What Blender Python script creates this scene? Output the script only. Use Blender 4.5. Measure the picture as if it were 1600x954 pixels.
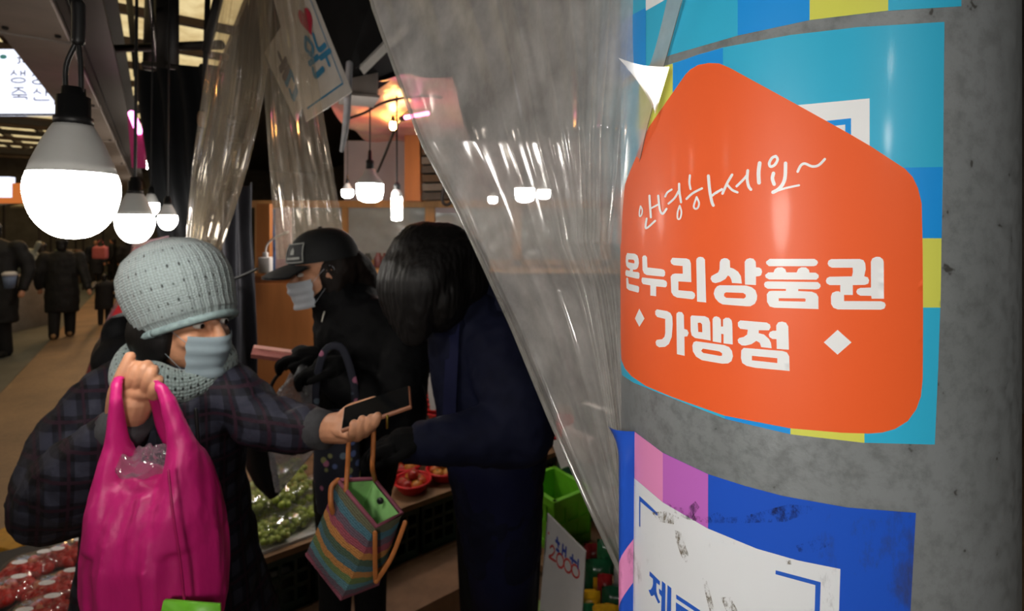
import bpy, bmesh, math, random
import numpy as np
from mathutils import Vector, Matrix, noise
from mathutils.geometry import delaunay_2d_cdt
random.seed(7)
PI = math.pi
for o in list(bpy.data.objects): bpy.data.objects.remove(o)
scene = bpy.context.scene
COL = scene.collection

# ------------------------------------------------------------------ camera, world, exposure
CAMZ, F, HZ = 1.68, 800.0, 358.0            # eye height, focal length in px of a 1600 px frame, horizon row
cam = bpy.data.cameras.new('camera'); camo = bpy.data.objects.new('camera', cam); COL.objects.link(camo)
camo.location = (0, 0, CAMZ); camo.rotation_euler = (PI/2, 0, 0)
cam.sensor_width = 36; cam.lens = 18.0; cam.shift_y = -(477-HZ)/1600.0
cam.clip_start = 0.02; cam.clip_end = 100
cam.dof.use_dof = True; cam.dof.focus_distance = 0.40; cam.dof.aperture_fstop = 9.0
scene.camera = camo
w = bpy.data.worlds.new('overcast_sky'); scene.world = w; w.use_nodes = True
w.node_tree.nodes['Background'].inputs[0].default_value = (0.92, 0.95, 1.0, 1)
w.node_tree.nodes['Background'].inputs[1].default_value = 1.2
scene.view_settings.view_transform = 'Standard'; scene.view_settings.look = 'None'
scene.view_settings.exposure = 0.0; scene.view_settings.gamma = 1.0; scene.view_settings.use_curve_mapping = False
scene.cycles.transparent_max_bounces = 16
LAMP = 48.0                                  # radiance of the LED bulbs

def P(px, py, Y): return Vector(((px-800)/F*Y, Y, CAMZ+(HZ-py)/F*Y))   # pixel + known distance -> point
def G(px, py, z):                                                      # pixel on a horizontal surface at height z
    Y = (CAMZ-z)*F/(py-HZ); return Vector(((px-800)/F*Y, Y, z))
CA, CB = Vector((.82, .572, 0)), Vector((-.572, .82, 0))               # across the market street / along it
def W(a, b, z=0): return CA*a + CB*b + Vector((0, 0, z))
ANG = math.atan2(.572, .82)

# ------------------------------------------------------------------ helpers
ROOT = {}
def link(o, parent=None):
    COL.objects.link(o)
    if parent is not None: o.parent = parent
    return o
def tag(o, label, cat, group=None):
    o['label'] = label; o['category'] = cat
    if group: o['group'] = group
    return o
def thing(name, label, cat, loc, group=None):
    o = bpy.data.objects.new(name, None); o.location = loc; o.empty_display_size = .05
    COL.objects.link(o); ROOT[o.name] = Vector(loc)
    return tag(o, label, cat, group)
def wloc(o):
    return ROOT.get(o.name, Vector((0, 0, 0)))
def mk(name, vf, mat, parent=None, smooth=True, uv=None):
    """one mesh object from (verts, faces) in world coordinates"""
    V, Fc = vf[0], vf[1]
    V = [Vector(v) for v in V]
    if parent is not None: org = wloc(parent)
    else:
        xs = [v.x for v in V]; ys = [v.y for v in V]; zs = [v.z for v in V]
        org = Vector(((min(xs)+max(xs))/2, (min(ys)+max(ys))/2, min(zs)))
    me = bpy.data.meshes.new(name)
    me.from_pydata([v-org for v in V], [], [list(f) for f in Fc]); me.update()
    if len(vf) > 2 and vf[2] is not None:
        uvl = me.uv_layers.new(name='UVMap')
        for lp in me.loops: uvl.data[lp.index].uv = vf[2][lp.vertex_index]
    if smooth: me.polygons.foreach_set('use_smooth', [True]*len(me.polygons))
    for m in (mat if isinstance(mat, (list, tuple)) else [mat]): me.materials.append(m)
    o = bpy.data.objects.new(name, me); link(o, parent)
    if parent is None: o.location = org
    ROOT[o.name] = org
    return o
def struct(o): o['kind'] = 'structure'; return o
def join(parts):
    V, Fc, U = [], [], []
    hasuv = all(len(p) > 2 and p[2] is not None for p in parts)
    for p in parts:
        n = len(V); V += list(p[0]); Fc += [[i+n for i in f] for f in p[1]]
        if hasuv: U += list(p[2])
    return (V, Fc, U if hasuv else None)
def box(c, size, rz=0, rot=None, bev=0):
    M = rot if rot is not None else Matrix.Rotation(rz, 3, 'Z')
    sx, sy, sz = [s/2 for s in size]
    if bev <= 0:
        V = [(x*sx, y*sy, z*sz) for z in (-1, 1) for y in (-1, 1) for x in (-1, 1)]
        Fc = [(0,2,3,1),(4,5,7,6),(0,1,5,4),(2,6,7,3),(0,4,6,2),(1,3,7,5)]
    else:
        bm = bmesh.new(); bmesh.ops.create_cube(bm, size=1)
        bmesh.ops.scale(bm, vec=size, verts=bm.verts)
        bmesh.ops.bevel(bm, geom=bm.edges, offset=bev, segments=2, affect='EDGES', profile=.5)
        bm.verts.index_update(); V = [v.co.copy() for v in bm.verts]; Fc = [[v.index for v in f.verts] for f in bm.faces]; bm.free()
    return ([M @ Vector(v)+Vector(c) for v in V], Fc)
def wbox(a0, a1, b0, b1, z0, z1, bev=0):                     # box in street axes
    return box(W((a0+a1)/2, (b0+b1)/2, (z0+z1)/2), (abs(a1-a0), abs(b1-b0), abs(z1-z0)), ANG, bev=bev)
def ellipsoid(c, r, M=None, n=20, m=12):
    V, Fc = [], []
    M = M or Matrix.Identity(3)
    for i in range(m+1):
        t = PI*i/m
        for j in range(n):
            p = 2*PI*j/n
            V.append(M @ Vector((r[0]*math.sin(t)*math.cos(p), r[1]*math.sin(t)*math.sin(p), r[2]*math.cos(t)))+Vector(c))
    for i in range(m):
        for j in range(n):
            a, b = i*n+j, i*n+(j+1) % n
            Fc.append((a, a+n, b+n, b))
    return (V, Fc)
def catmull(pts, k=6):
    pts = [Vector(p) for p in pts]
    if len(pts) < 3: return [pts[0].lerp(pts[-1], i/k) for i in range(k+1)]
    out = []
    for i in range(len(pts)-1):
        p0, p1, p2, p3 = pts[max(i-1, 0)], pts[i], pts[i+1], pts[min(i+2, len(pts)-1)]
        for j in range(k):
            t = j/k
            out.append(.5*((2*p1)+(p2-p0)*t+(2*p0-5*p1+4*p2-p3)*t*t+(3*p1-p0-3*p2+p3)*t**3))
    out.append(pts[-1]); return out
def tube(pts, rad, n=14, flat=None, k=5, rnd=True, smooth=True, up=None):
    """swept tube through pts; rad one radius or one per point; flat=(sx,sy) squash"""
    pts = [Vector(p) for p in pts]
    rad = [rad]*len(pts) if not isinstance(rad, (list, tuple)) else list(rad)
    if smooth and len(pts) > 2:
        rr = [Vector((r, 0, 0)) for r in rad]
        rad = [max(v.x, 1e-4) for v in catmull(rr, k)]; pts = catmull(pts, k)
    T = [(pts[min(i+1, len(pts)-1)]-pts[max(i-1, 0)]).normalized() for i in range(len(pts))]
    a = Vector(up) if up is not None else (Vector((0, 0, 1)) if abs(T[0].z) < .9 else Vector((1, 0, 0)))
    N = (a-T[0]*a.dot(T[0])).normalized()
    if rnd:
        pre, post = [], []
        for s in (.98, .7, .35):
            pre.append((pts[0]-T[0]*rad[0]*s, rad[0]*math.sqrt(1-s*s), T[0]))
            post.insert(0, (pts[-1]+T[-1]*rad[-1]*s, rad[-1]*math.sqrt(1-s*s), T[-1]))
    else: pre = post = []
    seq = pre+list(zip(pts, rad, T))+post
    fx, fy = flat or (1, 1)
    V, Fc = [], []
    for (p, r, t) in seq:
        N = (N-t*N.dot(t)).normalized(); B = t.cross(N)
        for j in range(n):
            q = 2*PI*j/n
            V.append(p+N*(r*fx*math.cos(q))+B*(r*fy*math.sin(q)))
    L = len(seq)
    for i in range(L-1):
        for j in range(n):
            a, b = i*n+j, i*n+(j+1) % n
            Fc.append((a, b, b+n, a+n))
    Fc.append(list(range(n-1, -1, -1))); Fc.append(list(range((L-1)*n, L*n)))
    return (V, Fc)
def loft(rings, cap=True):
    """rings: list of equal-length closed point lists"""
    n = len(rings[0]); V = [v for r in rings for v in r]; Fc = []
    for i in range(len(rings)-1):
        for j in range(n):
            a, b = i*n+j, i*n+(j+1) % n
            Fc.append((a, b, b+n, a+n))
    if cap: Fc.append(list(range(n-1, -1, -1))); Fc.append(list(range((len(rings)-1)*n, len(rings)*n)))
    return (V, Fc)
def ering(c, rx, ry, ang=0, n=24, tilt=None):
    out = []
    for j in range(n):
        q = 2*PI*j/n; v = Vector((rx*math.cos(q), ry*math.sin(q), 0))
        v = Matrix.Rotation(ang, 3, 'Z') @ v
        if tilt is not None: v = tilt @ v
        out.append(Vector(c)+v)
    return out
def lathe(prof, c, n=24, M=None, cap=True):
    """prof: (radius, height) list, around z at c"""
    rings = []
    M = M or Matrix.Identity(3)
    for r, h in prof:
        rings.append([Vector(c)+M @ Vector((r*math.cos(2*PI*j/n), r*math.sin(2*PI*j/n), h)) for j in range(n)])
    return loft(rings, cap)
def grid(fn, nu, nv):
    """fn(u,v)->point, u,v in 0..1, with uv"""
    V, U, Fc = [], [], []
    for i in range(nv+1):
        for j in range(nu+1):
            V.append(Vector(fn(j/nu, i/nv))); U.append((j/nu, i/nv))
    for i in range(nv):
        for j in range(nu):
            a = i*(nu+1)+j; Fc.append((a, a+1, a+nu+2, a+nu+1))
    return (V, Fc, U)
def bil(q, u, v):                                           # bilinear corner interpolation: q = bl, br, tr, tl
    return (q[0]*(1-u)+q[1]*u)*(1-v)+(q[3]*(1-u)+q[2]*u)*v
def fuse(parts, voxel=.008, it=4, fac=.5):
    """fuse overlapping closed pieces into one continuous skin"""
    V, Fc, _ = join(parts)
    me = bpy.data.meshes.new('tmp'); me.from_pydata(V, [], Fc); me.update()
    bm = bmesh.new(); bm.from_mesh(me); bmesh.ops.recalc_face_normals(bm, faces=bm.faces); bm.to_mesh(me); bm.free()
    o = bpy.data.objects.new('tmp', me); COL.objects.link(o)
    m = o.modifiers.new('r', 'REMESH'); m.mode = 'VOXEL'; m.voxel_size = voxel
    if it:
        s = o.modifiers.new('s', 'SMOOTH'); s.factor = fac; s.iterations = it
    dg = bpy.context.evaluated_depsgraph_get(); ev = o.evaluated_get(dg); m2 = ev.to_mesh()
    V = [v.co.copy() for v in m2.vertices]; Fc = [list(p.vertices) for p in m2.polygons]
    ev.to_mesh_clear(); bpy.data.objects.remove(o); bpy.data.meshes.remove(me)
    return (V, Fc)
def wrinkle(vf, amp, sc, stretch=(1, 1, 1), seed=0):
    V, Fc = vf[0], vf[1]
    me = bpy.data.meshes.new('t'); me.from_pydata(V, [], Fc); me.update()
    out = []
    for v in me.vertices:
        q = Vector((v.co.x*stretch[0], v.co.y*stretch[1], v.co.z*stretch[2]))*sc+Vector((seed, seed*.7, 0))
        d = noise.noise(q)+.5*(1-abs(noise.noise(q*2.1))*2)
        out.append(v.co+v.normal*d*amp)
    bpy.data.meshes.remove(me)
    return (out, Fc)+tuple(vf[2:])
def copy_tree(o, parent=None, dz=None):
    c = o.copy(); COL.objects.link(c); c.parent = parent
    ROOT[c.name] = wloc(o)
    for ch in list(o.children): copy_tree(ch, c)
    return c
def frame(f, up=(0, 0, 1)):
    f = Vector(f).normalized(); r = f.cross(Vector(up)).normalized(); u = r.cross(f).normalized()
    return r, f, u
def basis(r, f, u): return Matrix((r, f, u)).transposed()

# ------------------------------------------------------------------ materials
def lin(c):
    if isinstance(c, str):
        c = [int(c[i:i+2], 16)/255 for i in (0, 2, 4)]
    return tuple(((x/12.92) if x <= .04045 else ((x+.055)/1.055)**2.4) for x in c)+(1,)
class N:
    def __init__(s, name):
        s.m = bpy.data.materials.new(name); s.m.use_nodes = True; s.t = s.m.node_tree
        s.b = s.t.nodes['Principled BSDF']; s.out = s.t.nodes['Material Output']
    def n(s, kind, **kw):
        x = s.t.nodes.new('ShaderNode'+kind)
        for k, v in kw.items():
            if k in x.inputs: x.inputs[k].default_value = v
            else: setattr(x, k, v)
        return x
    def l(s, a, b): s.t.links.new(a, b)
    def noise(s, scale, detail=4, rough=.6, coord='Object', stretch=None):
        tc = s.n('TexCoord'); tx = s.n('TexNoise'); tx.inputs['Scale'].default_value = scale
        tx.inputs['Detail'].default_value = detail; tx.inputs['Roughness'].default_value = rough
        if stretch:
            mp = s.n('Mapping'); mp.inputs['Scale'].default_value = stretch
            s.l(tc.outputs[coord], mp.inputs[0]); s.l(mp.outputs[0], tx.inputs[0])
        else: s.l(tc.outputs[coord], tx.inputs[0])
        return tx.outputs[0]
    def ramp(s, fac, stops, interp='LINEAR'):
        r = s.n('ValToRGB'); r.color_ramp.interpolation = interp
        el = r.color_ramp.elements
        while len(el) < len(stops): el.new(.5)
        for e, (p, c) in zip(el, stops): e.position = p; e.color = c
        s.l(fac, r.inputs[0]); return r.outputs[0]
    def bump(s, h, strength=.3, dist=.002):
        b = s.n('Bump'); b.inputs['Strength'].default_value = strength; b.inputs['Distance'].default_value = dist
        s.l(h, b.inputs['Height']); s.l(b.outputs[0], s.b.inputs['Normal'])
def M(name, col, rough=.6, metal=0, var=.15, vs=30, bump=0, bs=80, bd=.002, emit=0, spec=.5, trans=0, coat=0, sheen=0, stretch=None):
    x = N(name); c = lin(col)
    x.b.inputs['Roughness'].default_value = rough; x.b.inputs['Metallic'].default_value = metal
    x.b.inputs['Specular IOR Level'].default_value = spec
    if coat: x.b.inputs['Coat Weight'].default_value = coat; x.b.inputs['Coat Roughness'].default_value = .08
    if sheen: x.b.inputs['Sheen Weight'].default_value = sheen
    lo = tuple(v*(1-var) for v in c[:3])+(1,); hi = tuple(min(v*(1+var), 1) for v in c[:3])+(1,)
    if var:
        x.l(x.ramp(x.noise(vs, stretch=stretch), [(.3, lo), (.7, hi)]), x.b.inputs['Base Color'])
    else: x.b.inputs['Base Color'].default_value = c
    if emit:
        x.b.inputs['Emission Color'].default_value = c; x.b.inputs['Emission Strength'].default_value = emit
    if bump: x.bump(x.noise(bs, stretch=stretch), bump, bd)
    if trans: x.b.inputs['Transmission Weight'].default_value = trans
    return x.m
def vinyl(name, tint=(.93, .92, .9), milk=.2, gloss=.1, rough=.07, milkcol=(.8, .79, .76), streak=12):
    """clear plastic film: see-through, a little cloudy, shiny"""
    x = N(name)
    tr = x.n('BsdfTransparent'); tr.inputs[0].default_value = tint+(1,)
    df = x.n('BsdfDiffuse'); df.inputs[0].default_value = milkcol+(1,)
    tl = x.n('BsdfTranslucent'); tl.inputs[0].default_value = milkcol+(1,)
    gl = x.n('BsdfAnisotropic'); gl.inputs['Roughness'].default_value = rough; gl.inputs[0].default_value = (1, 1, 1, 1)
    m1 = x.n('MixShader'); m1.inputs[0].default_value = .5; x.l(df.outputs[0], m1.inputs[1]); x.l(tl.outputs[0], m1.inputs[2])
    m2 = x.n('MixShader'); x.l(tr.outputs[0], m2.inputs[1]); x.l(m1.outputs[0], m2.inputs[2])
    nz = x.noise(streak, detail=5)
    mr = x.n('MapRange'); mr.inputs['From Min'].default_value = .3; mr.inputs['From Max'].default_value = .75
    mr.inputs['To Min'].default_value = milk*.65; mr.inputs['To Max'].default_value = milk*1.4
    x.l(nz, mr.inputs[0]); x.l(mr.outputs[0], m2.inputs[0])
    lw = x.n('LayerWeight'); lw.inputs[0].default_value = .5
    pw = x.n('Math', operation='POWER'); pw.inputs[1].default_value = 4; x.l(lw.outputs['Facing'], pw.inputs[0])
    ad = x.n('Math', operation='MULTIPLY_ADD'); ad.inputs[1].default_value = .5; ad.inputs[2].default_value = gloss
    x.l(pw.outputs[0], ad.inputs[0])
    m3 = x.n('MixShader'); x.l(ad.outputs[0], m3.inputs[0]); x.l(m2.outputs[0], m3.inputs[1]); x.l(gl.outputs[0], m3.inputs[2])
    x.l(m3.outputs[0], x.out.inputs[0]); x.t.nodes.remove(x.b)
    return x.m
def emitter(name, col, strength):
    x = N(name); e = x.n('Emission'); e.inputs[0].default_value = lin(col); e.inputs[1].default_value = strength
    x.l(e.outputs[0], x.out.inputs[0]); x.t.nodes.remove(x.b); return x.m
def wood(name, col, scale=6, var=.35, rough=.6):
    x = N(name); c = lin(col)
    nz = x.noise(scale, detail=6, stretch=(1, 1, .12))
    lo = tuple(v*(1-var) for v in c[:3])+(1,); hi = tuple(min(1, v*(1+var*.6)) for v in c[:3])+(1,)
    x.l(x.ramp(nz, [(.3, lo), (.68, hi)]), x.b.inputs['Base Color']); x.b.inputs['Roughness'].default_value = rough
    x.bump(nz, .2, .002); return x.m

MAT = {}
def galvanised():
    x = N('galvanised_steel')
    n1 = x.noise(7, 6, .65); n2 = x.noise(90, 6, .7); n3 = x.noise(260, 2)
    c1 = x.ramp(n1, [(.3, lin('7e8385')), (.7, lin('92979a'))])
    mix = x.n('MixRGB', blend_type='MULTIPLY'); mix.inputs[0].default_value = .45
    c2 = x.ramp(n2, [(.35, (.45, .44, .42, 1)), (.55, (1, 1, 1, 1))])
    x.l(c1, mix.inputs[1]); x.l(c2, mix.inputs[2])
    mx2 = x.n('MixRGB', blend_type='MULTIPLY'); mx2.inputs[0].default_value = .9
    spots = x.ramp(x.noise(45, 3, .8), [(.3, (.3, .27, .24, 1)), (.34, (1, 1, 1, 1))])
    x.l(mix.outputs[0], mx2.inputs[1]); x.l(spots, mx2.inputs[2])
    x.l(mx2.outputs[0], x.b.inputs['Base Color'])
    x.b.inputs['Metallic'].default_value = .25
    x.l(x.ramp(n2, [(.3, (.32, .32, .32, 1)), (.7, (.55, .55, .55, 1))]), x.b.inputs['Roughness'])
    x.bump(n3, .25, .0006); return x.m
MAT['steel'] = galvanised()
def printed(name, col, rough=.32, dirt=0, coat=0, grain=.12):
    x = N(name); c = lin(col)
    if dirt:
        n = x.noise(22, 8, .75, stretch=(1, 1, .35)); n2 = x.noise(9, 4, .6)
        mul = x.n('Math', operation='MULTIPLY'); x.l(n, mul.inputs[0]); x.l(n2, mul.inputs[1])
        d = tuple(v*.35+.03 for v in c[:3])+(1,)
        x.l(x.ramp(mul.outputs[0], [(.285, c), (.36, d)]), x.b.inputs['Base Color'])
    else: x.b.inputs['Base Color'].default_value = c
    x.b.inputs['Roughness'].default_value = rough; x.b.inputs['Specular IOR Level'].default_value = .4
    if coat: x.b.inputs['Coat Weight'].default_value = coat; x.b.inputs['Coat Roughness'].default_value = .12
    x.bump(x.noise(700, 2), grain, .0003); return x.m
MAT['orange'] = printed('orange_print', 'f0612a', .5, coat=.06)
MAT['cyan'] = printed('cyan_print', '33b4dc', .42, coat=.12)
MAT['blue'] = printed('sky_blue_print', '1796ea', .42, coat=.12)
MAT['yellow'] = printed('yellow_green_print', 'd8db5e', .42, coat=.12)
MAT['white'] = printed('white_print', 'eceff2', .4)
MAT['royal'] = printed('royal_blue_print', '2356c8', .35, dirt=1, coat=.2)
MAT['royal2'] = printed('royal_blue_ink', '2b5fc6', .4)
MAT['pink_p'] = printed('pink_print', 'e58fc4', .35, dirt=1)
MAT['violet_p'] = printed('violet_print', 'c06ac4', .35, dirt=1)
MAT['white_d'] = printed('stained_white_print', 'dfe3e8', .4, dirt=1)
MAT['vinyl'] = vinyl('clear_vinyl', milk=.55, gloss=.06, rough=.13, milkcol=(.88, .87, .85))
MAT['vinyl_old'] = vinyl('yellowed_vinyl', tint=(.88, .82, .72), milk=.3, gloss=.1, rough=.14, milkcol=(.66, .6, .5), streak=5)
MAT['wrap'] = vinyl('cellophane', milk=.06, gloss=.06, rough=.08)
MAT['bagfilm'] = vinyl('grey_plastic_bag_film', tint=(.85, .85, .87), milk=.42, gloss=.06, rough=.2, milkcol=(.5, .5, .53), streak=25)
MAT['bulb'] = emitter('led_diffuser', 'fff9f0', LAMP)
MAT['bulb_near'] = emitter('led_diffuser_near', 'fff9f0', 104)
MAT['added_bulb'] = emitter('added_bulb_glow', 'ffeedd', 115)  # glow of the unseen bulbs added to brighten the street
MAT['bulb_in'] = emitter('led_diffuser_stall', 'fffaf2', 55)
MAT['warm'] = emitter('warm_lamp', 'ffc07a', 120)
MAT['tube'] = emitter('fluorescent_tube', 'f4f8ff', 12)
MAT['bulbbody'] = M('bulb_body_plastic', 'c9c9c6', .45, var=.03)
MAT['black'] = M('black_plastic', '151516', .45, var=.1)
MAT['beam'] = M('grey_painted_steel', 'a39c96', .55, var=.12, vs=4, bump=.1, bs=30)
MAT['dark'] = M('dark_steel', '1e1b1a', .6, var=.2, vs=8)
MAT['brown_steel'] = M('brown_rusty_steel', '3d2c22', .7, var=.3, vs=10)
MAT['tarp'] = M('black_tarpaulin', '131416', .75, var=.2, vs=10, bump=.2, bs=40, spec=.2)
MAT['greycloth'] = M('grey_tarpaulin', '43434a', .6, var=.15, vs=10, bump=.2, bs=60)
MAT['ply'] = wood('orange_plywood', 'b4713a', 4)
MAT['timber'] = wood('pale_timber', 'c08e55', 7)
MAT['board'] = wood('worn_board', '8a6a4c', 8)
MAT['skin'] = M('skin', 'c58d6c', .5, var=.1, vs=60, bump=.12, bs=220, bd=.0006)
MAT['hair'] = M('black_hair', '121010', .5, var=.4, vs=40, bump=.5, bs=110, bd=.002, stretch=(3, 3, .2), spec=.3)
MAT['hairb'] = M('dark_brown_hair', '1c1512', .65, var=.4, vs=40, bump=.5, bs=90, bd=.002, stretch=(3, 3, .3), spec=.2)

# ------------------------------------------------------------------ the setting: a covered market street
MAT['wallgrey'] = M('grimy_wall', '5c5650', .8, var=.25, vs=3)
def street():
    x = N('street_paving')
    n = x.noise(2.2, 8, .6); n2 = x.noise(30, 6, .7)
    mx = x.n('MixRGB', blend_type='MULTIPLY'); mx.inputs[0].default_value = .6
    x.l(x.ramp(n, [(.3, lin('77604a')), (.7, lin('977a5c'))]), mx.inputs[1]); x.l(x.ramp(n2, [(.3, (.5, .5, .5, 1)), (.6, (1, 1, 1, 1))]), mx.inputs[2])
    x.l(mx.outputs[0], x.b.inputs['Base Color']); x.b.inputs['Roughness'].default_value = .6
    x.bump(n2, .3, .004); return x.m
MAT['street'] = street()
MAT['lane'] = M('grey_green_lane', '545650', .6, var=.2, vs=5, bump=.2, bs=40)
A0, A1, B0, B1, HC = -7.0, 6.5, -5.0, 26.0, 4.4
fl = struct(mk('floor', wbox(A0, A1, B0, B1, -.1, 0), MAT['street'], smooth=False))
lane = mk('trim_1', wbox(-5.6, -1.3, -2, B1-.1, -.02, .004), MAT['lane'], smooth=False); struct(lane)
struct(mk('wall_left', wbox(A0-.1, A0, B0, B1, 0, HC), MAT['wallgrey'], smooth=False))
struct(mk('wall_right', wbox(A1, A1+.1, B0, B1, 0, HC), MAT['wallgrey'], smooth=False))
struct(mk('wall_far', wbox(A0, A1, B1, B1+.1, 0, HC), MAT['wallgrey'], smooth=False))
struct(mk('wall_behind', wbox(A0, A1, B0-.1, B0, 0, HC), MAT['wallgrey'], smooth=False))
S = (-5.2, .9, 5.0, 25.0)                    # roof-light opening in street axes
ce = struct(mk('ceiling', join([wbox(A0, S[0], B0, B1, HC, HC+.1), wbox(S[1], A1, B0, B1, HC, HC+.1), wbox(S[0], S[1], B0, S[2], HC, HC+.1), wbox(S[0], S[1], S[3], B1, HC, HC+.1)]), MAT['dark'], smooth=False))
def roofpanel():
    x = N('yellowed_roof_sheet'); tl = x.n('BsdfTranslucent')
    x.l(x.ramp(x.noise(3, 5), [(.3, lin('c4a670')), (.7, lin('ecd49c'))]), tl.inputs[0])
    x.l(tl.outputs[0], x.out.inputs[0]); x.t.nodes.remove(x.b); return x.m
MAT['roof'] = roofpanel()
NA, NB = 7, 16
for i in range(NA):
    for j in range(NB):
        a0 = S[0]+(S[1]-S[0])*i/NA; a1 = S[0]+(S[1]-S[0])*(i+1)/NA; b0 = S[2]+(S[3]-S[2])*j/NB; b1 = S[2]+(S[3]-S[2])*(j+1)/NB
        def wave(u, v): 
            p = W(a0+(a1-a0)*u, b0+(b1-b0)*v, HC+.06+.012*math.sin(u*2*PI*4)); return p
        mk('roof_panel', grid(wave, 16, 1), MAT['roof'], ce)
for i in range(NA+1):
    a = S[0]+(S[1]-S[0])*i/NA
    mk('rafter', wbox(a-.03, a+.03, S[2], S[3], HC-.1, HC+.03), MAT['brown_steel'], ce, smooth=False)
for j in range(NB+1):
    b = S[2]+(S[3]-S[2])*j/NB
    mk('purlin', wbox(S[0], S[1], b-.04, b+.04, HC-.2, HC-.1), MAT['brown_steel'], ce, smooth=False)
for b in (12.2, 17.0):
    t = thing('roof_truss', 'dark steel roof truss spanning the street under the roof sheets', 'truss', W(-2, b, 3.5), 'roof trusses over the street')
    mk('bottom_chord', wbox(-5.2, 1.6, b-.05, b+.05, 3.5, 3.6), MAT['dark'], t, smooth=False)
    mk('top_chord', wbox(-5.2, 1.6, b-.05, b+.05, 3.98, 4.07), MAT['dark'], t, smooth=False)
    for k in range(8):
        a = -5.2+6.8*k/8
        mk('web_member', tube([W(a, b, 3.55), W(a+.85, b, 4.02)] if k % 2 else [W(a, b, 4.02), W(a+.85, b, 3.55)], .025, n=6, rnd=False, smooth=False), MAT['dark'], t, smooth=False)

# ------------------------------------------------------------------ the steel column with its stickers
al, be = math.atan((970.5-800)/F), math.atan((1597-800)/F)
THC, PSI = (al+be)/2, (be-al)/2
CR = .16; CD = CR/math.sin(PSI); CX, CY = CD*math.sin(THC), CD*math.cos(THC)
column = thing('steel_column', 'round galvanised steel column covered with stickers beside the plastic curtain', 'column', (CX, CY, 0))
mk('pipe', lathe([(CR, 0), (CR, 1.2), (CR, 1.68), (CR, 2.2), (CR, HC-.35)], (CX, CY, 0), 160), MAT['steel'], column)
mk('base_plate', box((CX, CY, .008), (.42, .42, .016), ANG), MAT['steel'], column, smooth=False)
mk('top_plate', box((CX, CY, HC-.34), (.42, .42, .02), ANG), MAT['steel'], column, smooth=False)
for sx in (-1, 1):
    for sy in (-1, 1):
        mk('anchor_bolt', lathe([(.012, 0), (.012, .025), (.008, .03)], Vector((CX, CY, .016))+Matrix.Rotation(ANG, 3, 'Z') @ Vector((sx*.17, sy*.17, 0)), 8), MAT['steel'], column)
LIMB = 972.5
def cyl(px, py):                                             # pixel -> (arc length, height) on the column
    ext = 0
    if px < LIMB: ext = (LIMB-px)*.0035; px = LIMB
    dx, dz = (px-800)/F, (HZ-py)/F
    a = dx*dx+1; b = -2*(dx*CX+CY); c = CX*CX+CY*CY-CR*CR
    t = (-b-math.sqrt(max(b*b-4*a*c, 0)))/(2*a)
    th = math.atan2(t-CY, t*dx-CX)
    if th > PI/2: th -= 2*PI
    return Vector(((th-ext)*CR, CAMZ+dz*t))
def dens(poly, step=7, closed=True):
    out = []
    for i in range(len(poly) if closed else len(poly)-1):
        a, b = poly[i], poly[(i+1) % len(poly)]
        n = max(1, int(math.hypot(b[0]-a[0], b[1]-a[1])/step))
        out += [(a[0]+(b[0]-a[0])*k/n, a[1]+(b[1]-a[1])*k/n) for k in range(n)]
    return out
def inside(p, poly):
    c = False; n = len(poly); j = n-1
    for i in range(n):
        xi, yi = poly[i]; xj, yj = poly[j]
        if (yi > p[1]) != (yj > p[1]) and p[0] < (xj-xi)*(p[1]-yi)/(yj-yi)+xi: c = not c
        j = i
    return c
def tri2d(polys, holes=()):
    """triangulate the union of 2-D polygons minus holes"""
    V, E = [], []
    for q in list(polys)+list(holes):
        n = len(V); V += [Vector((p[0], p[1])) for p in q]; E += [(n+i, n+(i+1) % len(q)) for i in range(len(q))]
    rv, re, rf, *_ = delaunay_2d_cdt(V, E, [], 0, 1e-6)
    keep = []
    for f in rf:
        c = sum((rv[i] for i in f), Vector((0, 0)))/len(f)
        if any(inside(c, q) for q in polys) and not any(inside(c, q) for q in holes): keep.append(f)
    return rv, keep
def on_column(polys, holes=(), off=.0005, curve=True):
    """pixel polygons -> sheet lying on the column"""
    PQ = [[tuple(cyl(*p)) for p in dens(q)] for q in polys]; HQ = [[tuple(cyl(*p)) for p in dens(q)] for q in holes]
    rv, fs = tri2d(PQ, HQ)
    bm = bmesh.new(); vs = [bm.verts.new((v.x, v.y, 0)) for v in rv]
    for f in fs:
        try: bm.faces.new([vs[i] for i in f])
        except ValueError: pass
    bmesh.ops.delete(bm, geom=[v for v in bm.verts if not v.link_faces], context='VERTS')
    us = [v.co.x for v in bm.verts]; u = math.floor(min(us)/.005)*.005
    while u < max(us):
        bmesh.ops.bisect_plane(bm, geom=bm.verts[:]+bm.edges[:]+bm.faces[:], plane_co=(u, 0, 0), plane_no=(1, 0, 0)); u += .005
    bmesh.ops.recalc_face_normals(bm, faces=bm.faces)
    bm.verts.index_update(); R = CR+off
    V = [Vector((CX+R*math.cos(v.co.x/CR), CY+R*math.sin(v.co.x/CR), v.co.y)) for v in bm.verts]
    Fc = [[v.index for v in f.verts] for f in bm.faces]
    # make sure faces point outward
    out = []
    for f in Fc:
        a, b, c = V[f[0]], V[f[1]], V[f[2]]
        nn = (b-a).cross(c-a); o = (a-Vector((CX, CY, a.z)))
        out.append(f if nn.dot(o) > 0 else f[::-1])
    bm.free(); return (V, out)
def cr(crop, pts): return [(crop[0]+x/crop[2], crop[1]+y/crop[2]) for x, y in pts]
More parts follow.
